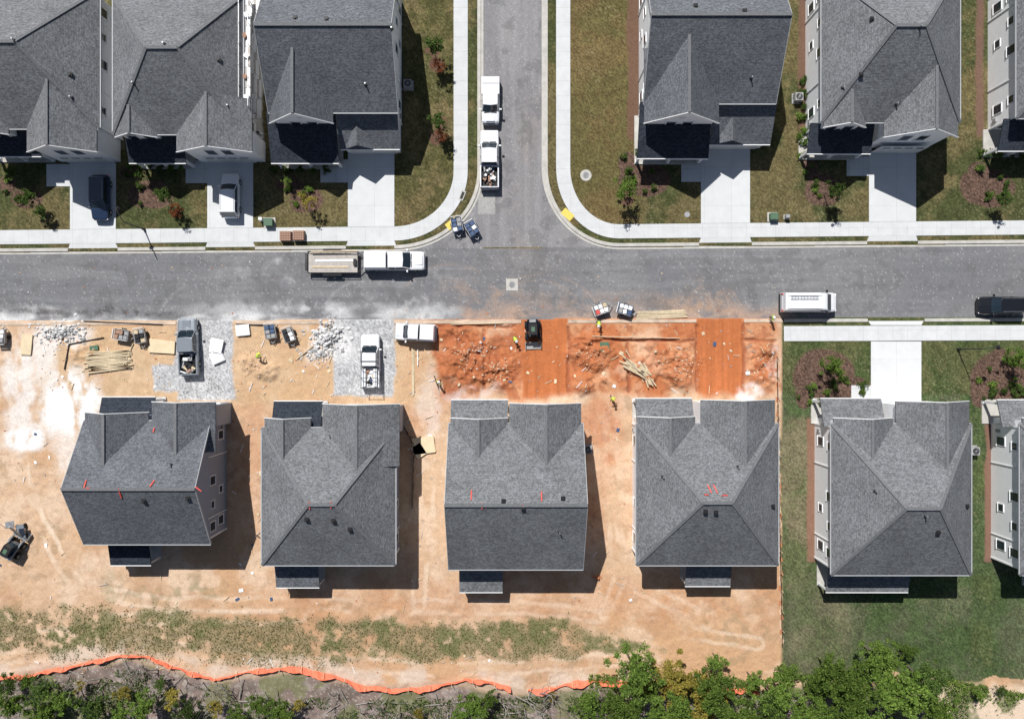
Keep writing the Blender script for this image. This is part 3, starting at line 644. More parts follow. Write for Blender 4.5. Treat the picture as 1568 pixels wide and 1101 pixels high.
def lamps(mb,L,W,z=.75):
    for s in (-1,1):
        mb.box((L/2-.10,s*W*.37,z),(.16,.34,.16),'trim'); mb.box((-L/2+.04,s*W*.42,z+.1),(.1,.16,.3),'red')
def mirrors(mb,x,W,z,p):
    for s in(-1,1): mb.box((x,s*(W/2+.12),z),(.16,.26,.2),p)
def pickup(px,py,deg,L=5.9,W=2.0,paint='wpaint',cargo='open',hood=None):
    mb=MB(); h=W/2
    mb.loft([sec(.5*L,h*.72,.45,.92),sec(.492*L,h*.88,.4,1.0),sec(.465*L,h*.97,.36,1.08),sec(.28*L,h,.36,1.17,.05),sec(.2*L,h,.36,1.15),sec(-.115*L,h,.36,1.15)],paint)
    mb.box((.37*L,0,1.145),(.2*L,.9,.06),paint)
    mb.box((.285*L,0,1.205),(.10,W*.7,.02),'dark')
    cab(mb,.275*L,-.11*L,.155*L,-.09*L,h*.93,h*.80,1.14,1.84,paint)
    bx=(-.12*L-.5*L)/2; bl=.38*L
    for s in(-1,1): mb.box((bx,s*(h-.07),.82),(bl,.14,.78),paint)
    mb.box((-.5*L+.05,0,.82),(.1,W-.3,.74),paint); mb.box((-.12*L-.06,0,.85),(.08,W-.3,.72),paint); mb.box((bx,0,.56),(bl-.2,W-.28,.1),'dark')
    for s in(-1,1): mb.box((bx+.15,s*(h-.32),.72),(.8,.25,.28),'dark')
    mb.box((-.5*L-.08,0,.5),(.16,W*.9,.2),'metal'); mb.box((.5*L+.02,0,.5),(.16,W*.84,.22),'metal'); mb.box((.497*L,0,.78),(.05,W*.5,.2),'dark')
    lamps(mb,L,W,.82); mirrors(mb,.22*L,W,1.25,paint); wheels(mb,L,W,.4)
    if cargo=='cap': 
        mb.loft([[(bx-bl/2+.03,-h*.94,1.21),(bx+bl/2-.03,-h*.94,1.21),(bx+bl/2-.03,h*.94,1.21),(bx-bl/2+.03,h*.94,1.21)],[(bx-bl/2+.12,-h*.8,1.75),(bx+bl/2-.05,-h*.8,1.75),(bx+bl/2-.05,h*.8,1.75),(bx-bl/2+.12,h*.8,1.75)]],paint)
    if cargo=='flat': mb.box((bx,0,1.23),(bl-.05,W-.12,.05),paint); mb.box((-.5*L+.75,0,1.26),(.05,W-.2,.02),'dark')
    if cargo=='rack' :
        for s in(-1,1):
            mb.beam((.2*L,s*h*.78,2.05),(-.52*L,s*h*.78,2.05),.06,.06,'dark')
        for f in (.18,-.0,-.14,-.32,-.5): 
            mb.beam((f*L,-h*.85,2.02),(f*L,h*.85,2.02),.06,.05,'dark')
            if f<-.1: 
                for s in(-1,1): mb.beam((f*L,s*h*.85,1.2),(f*L,s*h*.8,2.02),.05,.05,'dark')
        mb.box((bx,h*.6,1.32),(bl*.9,.4,.25),'wpaint'); mb.box((bx,-h*.6,1.32),(bl*.9,.4,.25),'wpaint'); mb.box((bx,0,1.0),(bl*.85,.7,.3),'trim')
    if cargo in('load','rack'):
        r=random.Random(int(px)); 
        for k in range(26):
            mb.box((bx+r.uniform(-.42,.42)*bl,r.uniform(-.55,.55)*h,.75+r.random()*.45),(r.uniform(.15,.7),r.uniform(.1,.4),r.uniform(.08,.35)),r.choice(['dark','wood','metal','grock','brick','trim','blue']),r.uniform(0,3))
    if cargo=='open':
        mb.box((-.12*L-.38,0,1.08),(.5,W-.35,.3),'metal')
    return mb.build('pickup_truck',(*U(px,py,.9),.004),math.radians(deg),bevel=.025)
def car(px,py,deg,L=4.7,W=1.85,paint='bpaint',suv=False,name='car',z=.004):
    mb=MB(); h=W/2; zb=1.05 if suv else .92; zt=1.66 if suv else 1.42
    mb.loft([sec(.5*L,h*.62,.35,.68),sec(.49*L,h*.8,.3,.76),sec(.455*L,h*.94,.28,.84),sec(.27*L,h,.26,zb-.03,.05),sec(-.3*L,h,.26,zb),sec(-.45*L,h*.96,.28,zb-.02),sec(-.49*L,h*.84,.32,zb-.12),sec(-.5*L,h*.7,.36,zb-.3)],paint)
    if suv: cab(mb,.24*L,-.46*L,.1*L,-.40*L,h*.93,h*.83,zb-.01,zt,paint)
    else: cab(mb,.24*L,-.40*L,.06*L,-.22*L,h*.92,h*.70,zb-.01,zt,paint)
    if suv:
        for s in(-1,1): mb.beam((.08*L,s*h*.74,zt+.09),(-.36*L,s*h*.74,zt+.09),.035,.04,'metal')
    for s in (-1,1):
        mb.box((L*.455,s*W*.36,.7),(.3,.3,.1),'trim'); mb.box((-L*.475,s*W*.36,.8),(.18,.34,.14),'red')
    mb.box((.49*L,0,.5),(.1,W*.5,.2),'dark'); mirrors(mb,.2*L,W,zb+.06,paint); wheels(mb,L,W,.34,.31,-.3)
    return mb.build(name,(*U(px,py,.8),z),math.radians(deg),bevel=.02)
def van(px,py,deg,L=6.0,W=2.1):
    mb=MB(); h=W/2; p='wpaint'
    mb.loft([sec(.5*L,h*.7,.4,.95),sec(.49*L,h*.9,.36,1.05),sec(.44*L,h*.98,.32,1.2),sec(.36*L,h,.32,1.35),sec(-.49*L,h,.32,1.35),sec(-.5*L,h*.95,.35,1.3)],p)
    mb.loft([[(.37*L,-h*.9,1.3),(-.495*L,-h*.98,1.3),(-.495*L,h*.98,1.3),(.37*L,h*.9,1.3)],[(.27*L,-h*.84,2.05),(-.485*L,-h*.9,2.05),(-.485*L,h*.9,2.05),(.27*L,h*.84,2.05)],[(.22*L,-h*.7,2.16),(-.47*L,-h*.75,2.16),(-.47*L,h*.75,2.16),(.22*L,h*.7,2.16)]],p)
    mb.slab([(.385*L,-h*.8,1.36),(.385*L,h*.8,1.36),(.282*L,h*.76,2.04),(.282*L,-h*.76,2.04)],.05,'sglass')
    for s in(-1,1):
        mb.slab([(.34*L,s*(h*.93+.02),1.4),(.18*L,s*(h*.95+.02),1.4),(.18*L,s*(h*.87+.03),1.95),(.28*L,s*(h*.86+.03),1.95)],.03,'sglass')
        mb.box((-.05*L,s*(h+.01),1.0),(.5*L,.02,.06),'dark'); mb.box((-.5*L,s*h*.85,1.2),(.06,.14,.6),'red')
        mb.beam((.16*L,s*h*.66,2.26),(-.45*L,s*h*.66,2.26),.04,.04,'trim')
    for k in range(4): mb.beam((.12*L-k*.18*L,-h*.76,2.25),(.12*L-k*.18*L,h*.76,2.25),.04,.04,'trim')
    mb.box((-.15*L,h*.3,2.3),(3.0,.05,.06),'metal'); mb.box((-.15*L,h*.6,2.3),(3.0,.05,.06),'metal')
    for k in range(9): mb.box((-.15*L-1.35+k*.33,h*.45,2.3),(.035,.28,.035),'metal')
    mirrors(mb,.3*L,W,1.5,'dark'); mb.box((.505*L,0,.6),(.08,W*.7,.3),'dark'); mb.box((-.51*L,0,.5),(.12,W*.9,.2),'dark'); lamps(mb,L,W,.95); wheels(mb,L,W,.36,.34,-.29)
    return mb.build('cargo_van',(*U(px,py,1.1),.004),math.radians(deg),bevel=.03)
pickup(751,154,-90,4.95,1.95,cargo='flat')
pickup(749.5,244,90,6.2,2.05,cargo='load')
pickup(604,399.5,0,6.5,2.05,cargo='cap')
pickup(288,531,92,6.1,2.05,cargo='load',paint='gpaint')
pickup(567,553,90,5.7,2.05,cargo='rack')
pickup(636,509,177,4.3,1.85,cargo='cap')
car(154,303,-90,4.95,1.9,'blpaint',True,z=.117); car(352.5,300,90,4.85,1.95,'wpaint',True,z=.117)
car(1534,468,180,5.2,1.95,'bpaint',True)
van(1239,463,0,5.9,2.1)

def flat_trailer(px,py):
    mb=MB(); L,W=5.4,2.2
    for i in range(10): mb.box((0,-W/2+.11+i*.22,.62+.004*(i%3)),(L,.195,.05),'wood2')
    for s in(-1,1):
        mb.beam((-L/2,s*(W/2+.04),.62),(L/2,s*(W/2+.04),.62),.08,.14,'dark'); mb.beam((-L/2,s*(W/2+.04),1.0),(L/2,s*(W/2+.04),1.0),.05,.05,'dark')
        for k in range(5): mb.beam((-L/2+.02+k*L/4.02,s*(W/2+.04),.6),(-L/2+.02+k*L/4.02,s*(W/2+.04),1.0),.05,.05,'dark')
        for x in (-.5,.4): mb.cyl((x,s*(W/2+.1),.36),(x,s*(W/2+.32),.36),.36,.36,'rubber',16)
        mb.box((-.05,s*(W/2+.22),.76),(2.0,.28,.04),'dark'); mb.beam((L/2,s*W/2,.58),(L/2+1.2,0,.55),.08,.1,'dark')
    mb.beam((-L/2,-W/2-.04,.62),(-L/2,W/2+.04,.62),.08,.14,'dark'); mb.beam((L/2,-W/2-.04,.62),(L/2,W/2+.04,.62),.08,.14,'dark'); mb.box((L/2-.3,0,.8),(.3,.7,.3),'dark')
    mb.box((.2,1.15,1.08),(5.0,.12,.05),'wood',.01); mb.box((-.2,.95,.7),(4.4,.09,.05),'wood',-.015)
    mb.box((.3,.2,.67),(4.4,.25,.04),'trim',.01); mb.box((-.3,-.5,.67),(4.0,.2,.04),'wood',-.01)
    for s in(-1,1): mb.beam((-L/2,s*.9,.62),(-L/2-.2,s*.9,1.3),.05,.05,'dark')
    for k in range(5): mb.beam((-L/2-.04*k,-.9,.65+k*.15),(-L/2-.04*k,.9,.65+k*.15),.04,.04,'dark')
    mb.build('flatbed_trailer',(*U(px,py,.6),0),0)
flat_trailer(510,402)
def cart(px,py,deg,body='blue',load=('blue','grock','trim')):
    mb=MB(); r=random.Random(int(px))
    for s in(-1,1):
        mb.cyl((-.1,s*.60,.24),(-.1,s*.72,.24),.24,.24,'rubber',14); mb.beam((.75,s*.5,.42),(1.3,0,.42),.06,.08,'metal'); mb.box((0,s*.55,.68),(1.5,.05,.42),body); mb.beam((-.75,s*.58,.92),(.75,s*.58,.92),.05,.05,'metal')
    for s in(-1,1): mb.box((s*.74,0,.68),(.05,1.05,.42),body)
    mb.box((0,0,.46),(1.5,1.1,.06),'grock')
    for i in range(3):
        for j in range(2): mb.box((-.48+i*.48,-.26+j*.52,.72+r.uniform(-.1,.12)),(.4,.44,.45),r.choice(load),r.uniform(-.12,.12))
    mb.box((-.9,0,.9),(.06,1.1,.25),'trim')
    mb.build('utility_trailer',(*U(px,py,.5),0),math.radians(deg),bevel=.01)
for c in ((700,345,-80,'blue',('blue','trim','grock')),(723,351,-60,'blue',('blue','blue','trim')),(920,473,20,'grock',('trim','trim','wood','red')),(957,474,-15,'blue',('grock','blue','trim')),(415,508,-80,'grock',('blue','grock')),(443,513,-70,'grock',('dark','grock','trim')),(188,513,-10,'grock',('brick','grock','wood')),(216,515,-80,'grock',('grock','dark','wood')),(2,515,90,'grock',('grock','trim'))): cart(*c)
def skid(px,py,deg,L=1.0,col='bpaint'):
    mb=MB()
    mb.box((-.35,0,.75),(1.7,1.0,.75),col); mb.box((-1.15,0,.85),(.35,1.15,.6),col); mb.box((-1.15,0,1.17),(.3,.7,.04),'grock')
    for sx in (-.8,.45):
        for s in(-1,1): mb.cyl((sx,s*.52,.4),(sx,s*.85,.4),.4,.4,'rubber',16); mb.cyl((sx,s*.85,.4),(sx,s*.87,.4),.2,.2,'metal',10)
    mb.loft([[(.55,-.42,1.1),(-.7,-.42,1.1),(-.7,.42,1.1),(.55,.42,1.1)],[(.3,-.4,2.0),(-.7,-.4,2.0),(-.7,.4,2.0),(.3,.4,2.0)]],'sglass')
    mb.box((-.22,0,2.04),(1.15,.9,.08),'dark')
    mb.box((-.22,0,2.09),(.5,.4,.03),'green')
    for s in(-1,1):
        for a,b in (((.58,1.1),(.32,2.0)),((-.72,1.1),(-.72,2.0))): mb.beam((a[0],s*.43,a[1]),(b[0],s*.43,b[1]),.07,.07,'dark')
        mb.beam((-1.1,s*.62,1.35),(.9,s*.62,.95),.14,.16,col); mb.beam((.9,s*.62,.95),(1.3,s*.62,.35),.13,.14,col); mb.beam((-1.1,s*.62,.8),(-1.1,s*.62,1.4),.14,.12,col)
    mb.box((1.5,0,.12),(.75,1.7,.06),'grock'); mb.box((1.15,0,.38),(.06,1.7,.55),'grock')
    for s in(-1,1): mb.box((1.48,s*.84,.3),(.65,.05,.4),'grock')
    mb.build('skid_steer_loader',(*U(px,py,1.0),.06),math.radians(deg),bevel=.02)
skid(816,508,-88); skid(19,838,60,col='gpaint')

# ------------------------------------------------ materials and stacks on site
def stack(name,px,py,deg,l,w,n,mat,layers=2,mess=.03,z=.08):
    mb=MB(); r=random.Random(int(px*7+py)); bw=w/n
    for k in range(layers):
        for i in range(n):
            if r.random()<.12 and k==layers-1: continue
            mb.box((r.uniform(-1,1)*mess*l,-w/2+bw*(i+.5)+r.uniform(-.02,.02),.05+k*.06),(l*(1-r.random()*.15),bw*.85,.05),mat,r.uniform(-mess,mess))
    return mb.build(name,(*U(px,py),z),math.radians(deg))
stack('lumber_stack',167,553,5,5.0,2.2,14,'wood',3,.06); stack('lumber_stack',1013,482,2,5.6,.9,7,'wood',2,.02,.0); stack('lumber_stack',970,563,-35,3.0,.9,6,'wood',2,.2,.5)
stack('lumber_stack',633,570,90,5.6,.3,2,'wood',1,.01); stack('lumber_stack',990,575,-60,2.4,.8,5,'wood',2,.25,.4)
def sheets(px,py,deg,l=2.4,w=1.2,n=4,mat='ply',name='plywood_stack',z=.1):
    mb=MB(); r=random.Random(int(px))
    for k in range(n): mb.box((r.uniform(-.06,.06),r.uniform(-.06,.06),.05+k*.045),(l,w,.035),mat,r.uniform(-.06,.06))
    mb.build(name,(*U(px,py),z),math.radians(deg))
sheets(249,531,-5,2.8,1.4); sheets(649,681,8,2.4,1.8); sheets(642,690,-60,1.4,1.2); sheets(42,528,85,2.2,1.1,3,'ply'); sheets(373,506,5,1.4,1.1,6,'trim','block_pallet'); sheets(333,530,80,1.5,1.3,8,'trim','block_pallet'); sheets(334,547,20,1.3,1.2,7,'trim','block_pallet')
sheets(925,531,5,.9,.9,6,'green','material_crate',.3); sheets(145,533,5,.9,.5,4,'green','material_crate')
def palletb(px,py):
    mb=MB()
    for i in range(6): mb.box((0,-.5+i*.2,.16),(1.2,.12,.03),'wood')
    for y in (-.5,0,.5): mb.box((0,y,.07),(1.2,.1,.14),'wood')
    for a in range(5):
        for b in range(4):
            for c in range(4): mb.box((-.48+a*.24,-.4+b*.26,.24+c*.13),(.22,.23,.12),'brick',random.uniform(-.04,.04))
    mb.build('brick_pallet',(*U(px,py,.4),.12))
palletb(438,362); palletb(458,361)
def crate(px,py,s=.9,mat='green',name='utility_box'):
    mb=MB(); mb.box((0,0,.05),(s*1.4,s*1.3,.1),'kerb'); mb.box((0,0,.4),(s,s*.85,.65),mat); mb.box((0,0,.75),(s*1.06,s*.92,.06),mat); mb.box((0,-s*.44,.4),(s*.8,.03,.5),mat)
    mb.build(name,(*U(px,py,.4),.06),bevel=.015)
crate(412,341); crate(1184,332,.8); crate(1205,332,.4,'grock'); crate(400,336,.35,'trim')
def acunit(px,py):
    mb=MB(); mb.box((0,0,.05),(1.1,1.1,.1),'grock'); mb.box((0,0,.5),(.85,.85,.8),'grock'); mb.cyl((0,0,.9),(0,0,.93),.36,.36,'dark',20)
    for i in range(6): t=i*math.pi/6; mb.box((0,0,.945),(.7,.02,.01),'metal',t)
    mb.build('air_conditioner',(*U(px,py,.5),.06),bevel=.01)
for c in ((625,130),(900,688),(1491,690),(1222,150),(165,110)): acunit(*c)
t=(1+5**.5)/2; nn=math.sqrt(1+t*t)
ICO=[(a/nn,b/nn,c/nn) for a,b,c in((-1,t,0),(1,t,0),(-1,-t,0),(1,-t,0),(0,-1,t),(0,1,t),(0,-1,-t),(0,1,-t),(t,0,-1),(t,0,1),(-t,0,-1),(-t,0,1))]
ICF=[(0,11,5),(0,5,1),(0,1,7),(0,7,10),(0,10,11),(1,5,9),(5,11,4),(11,10,2),(10,7,6),(7,1,8),(3,9,4),(3,4,2),(3,2,6),(3,6,8),(3,8,9),(4,9,5),(2,4,11),(6,2,10),(8,6,7),(9,8,1)]
def gz(px,py): return float(groundz(np.array([px*1.0]),np.array([py*1.0]))[0])
def rocks(name,px,py,rx,ry,n,size,mats,hgt=.4,follow=False):
    mb=MB(); r=random.Random(int(px+py)); 
    pts=[]
    for i in range(n):
        a=r.uniform(0,6.28); d=abs(r.gauss(0,.55)); pts.append((a,d))
    A=np.array(pts); QX=px+np.cos(A[:,0])*A[:,1]*rx; QY=py-np.sin(A[:,0])*A[:,1]*ry; Z=groundz(QX,QY)
    for i,(a,d) in enumerate(pts):
        x=math.cos(a)*d*rx/S; y=math.sin(a)*d*ry/S; s=size*r.choice([.3,.4,.5,.7,1.0,1.3])
        zz=(0 if follow else hgt*max(0,1-d)*r.random())+s*.12+Z[i]
        vs=[]
        for k in range(12):
            v=Vector(ICO[k])*s*r.uniform(.55,1.1)*.5; vs.append((x+v.x*1.2,y+v.y,zz+v.z*.6))
        mb.add(vs,ICF,r.choice(mats))
    return mb.build(name,(*U(px,py),0))
M['clod']=pm('clay_clod',(.48,.19,.09),.95,.3,5); M['tanclod']=pm('tan_clod',(.60,.41,.27),.95,.3,5)
rocks('rubble_pile',95,509,44,18,420,.30,['rock','rock','rock','grock'],.5); rocks('rubble_pile',500,515,28,28,460,.38,['rock','rock','rock','grock'],.7); rocks('rubble_pile',487,545,36,16,220,.2,['rock','grock'],.2)
rocks('rubble_pile',330,590,34,24,260,.12,['rock','grock'],.1); rocks('rubble_pile',735,535,18,12,70,.22,['rock','rock','clod'],.2,True); rocks('rubble_pile',285,600,20,14,160,.12,['grock','rock'],.1)
for (a,b,c,d,n,s_) in ((1040,562,44,36,260,.24),(765,566,44,34,240,.22),(712,540,60,42,260,.2),(905,545,52,38,240,.2),(1165,565,22,40,160,.2),(390,560,30,26,120,.2)):
    rocks('dirt_pile',a,b,c,d,n,s_,['clod','clod','tanclod'] if a>600 else ['tanclod'],.3,True)
rocks('dirt_pile',915,884,7,4,30,.3,['clod'],.3)
mb=MB(); r=random.Random(3)
zones=[(670,495,1195,605,170),(60,498,270,605,100),(360,498,510,612,80),(0,620,100,930,40),(355,620,400,900,30),(612,620,680,900,34),(900,620,965,900,44),(120,880,1190,935,70),(0,1002,940,1030,80),(0,400,1200,488,70),(605,498,668,612,40)]
for (a,b,c,d,n) in zones:
    for i in range(n):
        qx,qy=r.uniform(a,c),r.uniform(b,d); x,y=U(qx,qy); k=r.random(); rd=b<489; z0=.03 if rd else gz(qx,qy)+.04
        if k<.62 or rd: l=r.uniform(.05,.17); mb.box((x,y,z0),(l,l*.7,l*.5),r.choice(['rock','grock','tanclod','clod']),r.uniform(0,3))
        elif k<.9: mb.box((x,y,z0+.03),(r.uniform(.2,1.0),.06,.05),r.choice(['wood','wood','ply','wood2','trim']),r.uniform(0,3.1),r.uniform(-.06,.06))
        else: mb.box((x,y,z0+.02),(r.uniform(.2,.5),r.uniform(.15,.4),.04),r.choice(['trim','ply','blue','wood']),r.uniform(0,3))
mb.build('construction_debris')
mb=MB()
for (a,b,c,d,m) in ((107,527,100,566,'dark'),(107,527,160,517,'dark'),(130,492,250,497,'dark'),(640,535,640,560,'trim'),(958,535,985,585,'wood'),(362,496,420,499,'dark'),(690,497,770,495,'wood'),(455,550,480,530,'wood'),(205,526,190,560,'wood'),(665,575,672,596,'dark'),(905,515,1040,518,'wood')):
    p=U(a,b);q=U(c,d); mb.beam((*p,gz(a,b)+.12),(*q,gz(c,d)+.12),.08,.12,m)
mb.build('form_boards')
def lift(px,py):
    mb=MB(); mb.box((0,0,.35),(1.5,.8,.3),'gpaint')
    for x in(-.55,.55):
        for s in(-1,1): mb.cyl((x,s*.35,.25),(x,s*.5,.25),.25,.25,'rubber',12)
    mb.beam((-.5,0,.6),(.9,0,2.2),.2,.2,'metal'); mb.box((1.1,0,2.1),(.7,.9,.1),'metal')
    for s in(-1,1): mb.beam((.75,s*.45,2.1),(1.45,s*.45,3.0),.05,.05,'metal')
    mb.build('boom_lift',(*U(px,py,1),.06),math.radians(100),bevel=.01)
lift(28,815)
# scaffolding beside the white-wrapped house
mb=MB()
for k in range(7):
    y=-k*2.1
    for x in(0,.95): mb.cyl((x,y,0),(x,y,6.4),.03,.03,'metal',6)
    for z in (1.8,3.6,5.4): mb.beam((0,y,z),(.95,y,z),.05,.05,'metal')
    if k<6:
        for z in (1.8,3.6,5.4):
            for q in range(4): mb.box((.13+q*.23,y-1.05,z+.05+.004*(q%2)),(.215,2.05,.05),'trim' if (q+k)%3 else 'wood2')
        for x in(0,.95):
            mb.beam((x,y,6.3),(x,y-2.1,6.3),.04,.04,'metal'); mb.beam((x,y,3.7),(x,y-2.1,5.3),.03,.03,'metal')
        mb.box((.4+.2*(k%2),y-1.0,5.6),(.4,.5,.3),'trim' if k%2 else 'brick',.3*k)
mb.build('scaffolding',(-389/S+.02,545/S-.6,.06))
mb=MB(); 
for k in range(12): mb.box((random.uniform(-.5,.5),random.uniform(-1.5,1.5),.1),(random.uniform(.3,.8),random.uniform(.2,.5),.15),'trim' if k%3 else 'brick',random.uniform(0,3))
mb.build('debris_heap',(*U(394,225),.06))

# ------------------------------------------------ fences
def fence(name,pts,h,mat,lean,post='wood',seg=3,close=1.0):
    P=[]
    for (a,b) in zip(pts[:-1],pts[1:]):
        n=max(1,int(math.hypot(b[0]-a[0],b[1]-a[1])/seg))
        for i in range(n): P.append((a[0]+(b[0]-a[0])*i/n,a[1]+(b[1]-a[1])*i/n))
    P.append(pts[-1]); mb=MB(); vs=[];fs=[]; r=random.Random(5)
    A=np.array(P); off=(fbm(A[:,0],A[:,1],30,2,3)-.5)
    ln=fbm(A[:,0],A[:,1],26,4,3)
    for i,(x,y) in enumerate(P):
        y2=y+off[i]*7; l=lean*(.1+3.0*max(0,ln[i]-.3)); X0,Y0=U(x,y2)
        for k in range(4):
            f=k/3; vs.append((X0+r.uniform(-.03,.03),Y0-l*f+.08*math.sin(f*3.1)*math.sin(x*.3)+r.uniform(-.03,.03),.05+h*f*(.7+.5*(ln[i]-.5)+.15*math.sin(x*.13)) ))
    for i in range(len(P)-1):
        for k in range(3): fs.append((i*4+k,i*4+k+1,(i+1)*4+k+1,(i+1)*4+k))
    mb.add(vs,fs,mat)
    for i in range(0,len(P),int(34/seg)):
        x,y=P[i]; X0,Y0=U(x,y+off[i]*7); mb.beam((X0,Y0+.05,0),(X0+.05,Y0-lean*.5,h+.25),.05,.05,post)
    return mb.build(name)
fence('orange_safety_fence',[(-300,1050),(0,1036),(50,1030),(110,1018),(180,1002),(232,1003),(270,1020),(330,1037),(400,1024),(460,1018),(500,1030),(560,1050),(620,1052),(680,1047),(712,1037),(782,1050)],.8,'orange',.42)
fence('orange_safety_fence',[(808,1056),(850,1050),(885,1042),(945,1040),(1010,1046),(1090,1052),(1160,1053)],.8,'orange',.6)
fence('silt_fence',[(1189,545),(1191,700),(1194,850),(1197,990)],.6,'fabric',0.0,seg=5)
mb=MB(); 
for k in range(60): x,y=U(1190+k*.13+random.uniform(-3,1),545+k*7.4); mb.box((x,y,.06),(.22,.5,.08),'tanclod' if k%3 else 'clod',random.uniform(-.3,.3))
mb.build('silt_berm')
fence('silt_fence',[(612,640),(634,680),(633,760),(632,780)],.4,'fabric',0.05,seg=5)

# ------------------------------------------------ street lamps
def lamp(px,py,dx,dy):
    x,y=U(px,py); mb=MB(); mb.cyl((0,0,0),(0,0,.5),.16,.12,'dark',12); mb.cyl((0,0,.5),(0,0,4.6),.07,.05,'dark',10)
    pr=Vector((0,0,4.6)); L=math.hypot(dx,dy); d=Vector((dx/L,dy/L,0))
    for i in range(1,9):
        a=i/8*math.pi*.55; p=Vector((0,0,4.6))+d*(1.3*(1-math.cos(a)))+Vector((0,0,.5*math.sin(a)+.0)); mb.cyl(pr,p,.04,.04,'dark',8); pr=p
    mb.cyl(pr-Vector((0,0,.25)),pr+Vector((0,0,.02)),.26,.08,'dark',14); mb.cyl(pr-Vector((0,0,.27)),pr-Vector((0,0,.25)),.2,.2,'trim',12)
    mb.build('street_lamp',(x,y,.06))
lamp(222,352,-.4,.9); lamp(1466,535,1,.1)

# ------------------------------------------------ vegetation
def leaves(n,rad,ctr,size,seed,clumps=40,squash=.8,clr=.3):
    r=np.random.RandomState(seed); c=r.randn(clumps,3); c/=np.linalg.norm(c,axis=1)[:,None]; c*=(r.rand(clumps,1)**.45)*(.55+.7*r.rand(clumps,1))
    c[:,2]*=squash; c*=rad
    pick=r.randint(0,clumps,n); cr=rad*clr*(.4+1.1*r.rand(clumps)); p=r.randn(n,3); p/=np.linalg.norm(p,axis=1)[:,None]; p*=(r.rand(n,1)**.6)*cr[pick][:,None]; p[:,2]*=.6
    p+=c[pick]+np.array(ctr)
    u=r.randn(n,3); u[:,2]*=.5; u/=np.linalg.norm(u,axis=1)[:,None]; w=r.randn(n,3); w[:,2]*=.5; w-=u*(u*w).sum(1)[:,None]; w/=np.linalg.norm(w,axis=1)[:,None]
    s=size*(.5+r.rand(n,1)); 
    v=np.stack([p-u*s,p-w*s*.45,p+u*s,p+w*s*.45],1).reshape(-1,3); return v,c+np.array(ctr)
def leafmesh(name,v,mat):
    n=len(v)//4; me=bpy.data.meshes.new(name); me.vertices.add(len(v)); me.vertices.foreach_set('co',v.ravel()); me.loops.add(len(v)); me.loops.foreach_set('vertex_index',np.arange(len(v),dtype=np.int32))
    me.polygons.add(n); me.polygons.foreach_set('loop_start',np.arange(0,len(v),4,dtype=np.int32)); me.update(calc_edges=True); me.materials.append(M[mat]); return me
def treedata(seed,rad,h,n,size,mat,clumps=40,clr=.3,squash=.8,tr=.16,bark='bark'):
    ctr=(0,0,h-rad*squash*.8); v,c=leaves(n,rad,ctr,size,seed,clumps,squash,clr)
    mb=MB(); r=random.Random(seed); base=Vector((0,0,-.1)); sp=Vector((r.uniform(-.2,.2),r.uniform(-.2,.2),h*.4)); top=Vector((0,0,h*.8))
    mb.cyl(base,sp,tr,tr*.75,bark,8); mb.cyl(sp,top,tr*.75,tr*.2,bark,7)
    for i in range(0,clumps,2):
        q=Vector(c[i]); f=r.uniform(.1,.8); a=sp.lerp(top,f); m=a.lerp(q,.5)+Vector((0,0,-.1)); mb.cyl(a,m,tr*.32*(1-f*.5),tr*.18,bark,5); mb.cyl(m,q,tr*.18,tr*.06,bark,4)
    return mb.mesh('trunk'),leafmesh('crown',v,mat)
def plant(name,data,x,y,sc=1,z=.0,rz=None):
    e=empty(name,(x,y,z),random.uniform(0,6.28) if rz is None else rz); e.scale=(sc,sc,sc*random.uniform(.9,1.1))
    for nm,d in zip(('trunk','crown'),data):
        o=bpy.data.objects.new(nm,d); scene.collection.objects.link(o); o.parent=e
    return e
big=[treedata(20+i,3.3,8.5,6800,.145,'leaf',70,.20,.7) for i in range(3)]
bigy=treedata(31,3.1,8,5400,.145,'leafy',58,.20,.7)
bigd=treedata(32,3.1,8,6000,.145,'leafd',60,.21,.7)
med=[treedata(40,2.3,6,2400,.14,'leaf',34,.24,.8,.1),treedata(41,2.2,5.5,1500,.14,'leafy',28,.24,.8,.1),treedata(42,2.4,6,2400,.14,'leafd',34,.25,.8,.1)]
for (px,py,k,sc) in ((972,1030,0,.85),(955,1085,2,.8),(1040,1044,'y',.9),(1095,1060,1,.85),(1025,1096,1,.9),(1130,1100,2,.8),(1188,1070,0,.7),(1240,1092,1,.75),(1212,1044,'m',.7),(1285,1036,2,.85),(1305,1085,0,.95),(1352,1012,1,.7),(1375,1068,2,.95),(1425,1046,'d',.75),(1438,1096,0,.8),(1105,1020,'m',.6),(905,1092,'m',.8),(1075,1092,'y',.8),(1180,1112,'d',.9),(1300,1125,1,.9),(1320,1050,'m',.9),(1160,1050,'m',.6),(1000,1065,'m',.8),(1255,1060,'m',.6),(1398,1005,'m',.5)):
    d={'y':bigy,'d':bigd,'m':med[0]}.get(k) or big[k]; plant('deciduous_tree',d,*U(px,py,6.5*sc),sc)
for (px,py,k,sc) in ((25,1078,0,.8),(62,1060,2,.7),(100,1072,0,.7),(140,1090,2,.8),(185,1062,1,.5),(215,1082,0,.75),(260,1070,1,.6),(285,1092,2,.7),(330,1085,1,.5),(390,1082,0,.6),(425,1092,0,.75),(455,1080,1,.4),(722,1082,0,.75),(748,1070,0,.5),(845,1065,1,.3),(640,1095,1,.4),(10,1050,2,.6),(245,1048,2,.4),(120,1050,1,.4),(700,1098,0,.6),(60,1095,0,.7),(180,1095,0,.6),(360,1098,0,.5),(45,1045,0,.45),(80,1082,0,.5),(1500,1062,0,.35),(1535,1058,2,.3)):
    plant('sapling_tree',med[k],*U(px,py,4.5*sc),sc)
rr=random.Random(9)
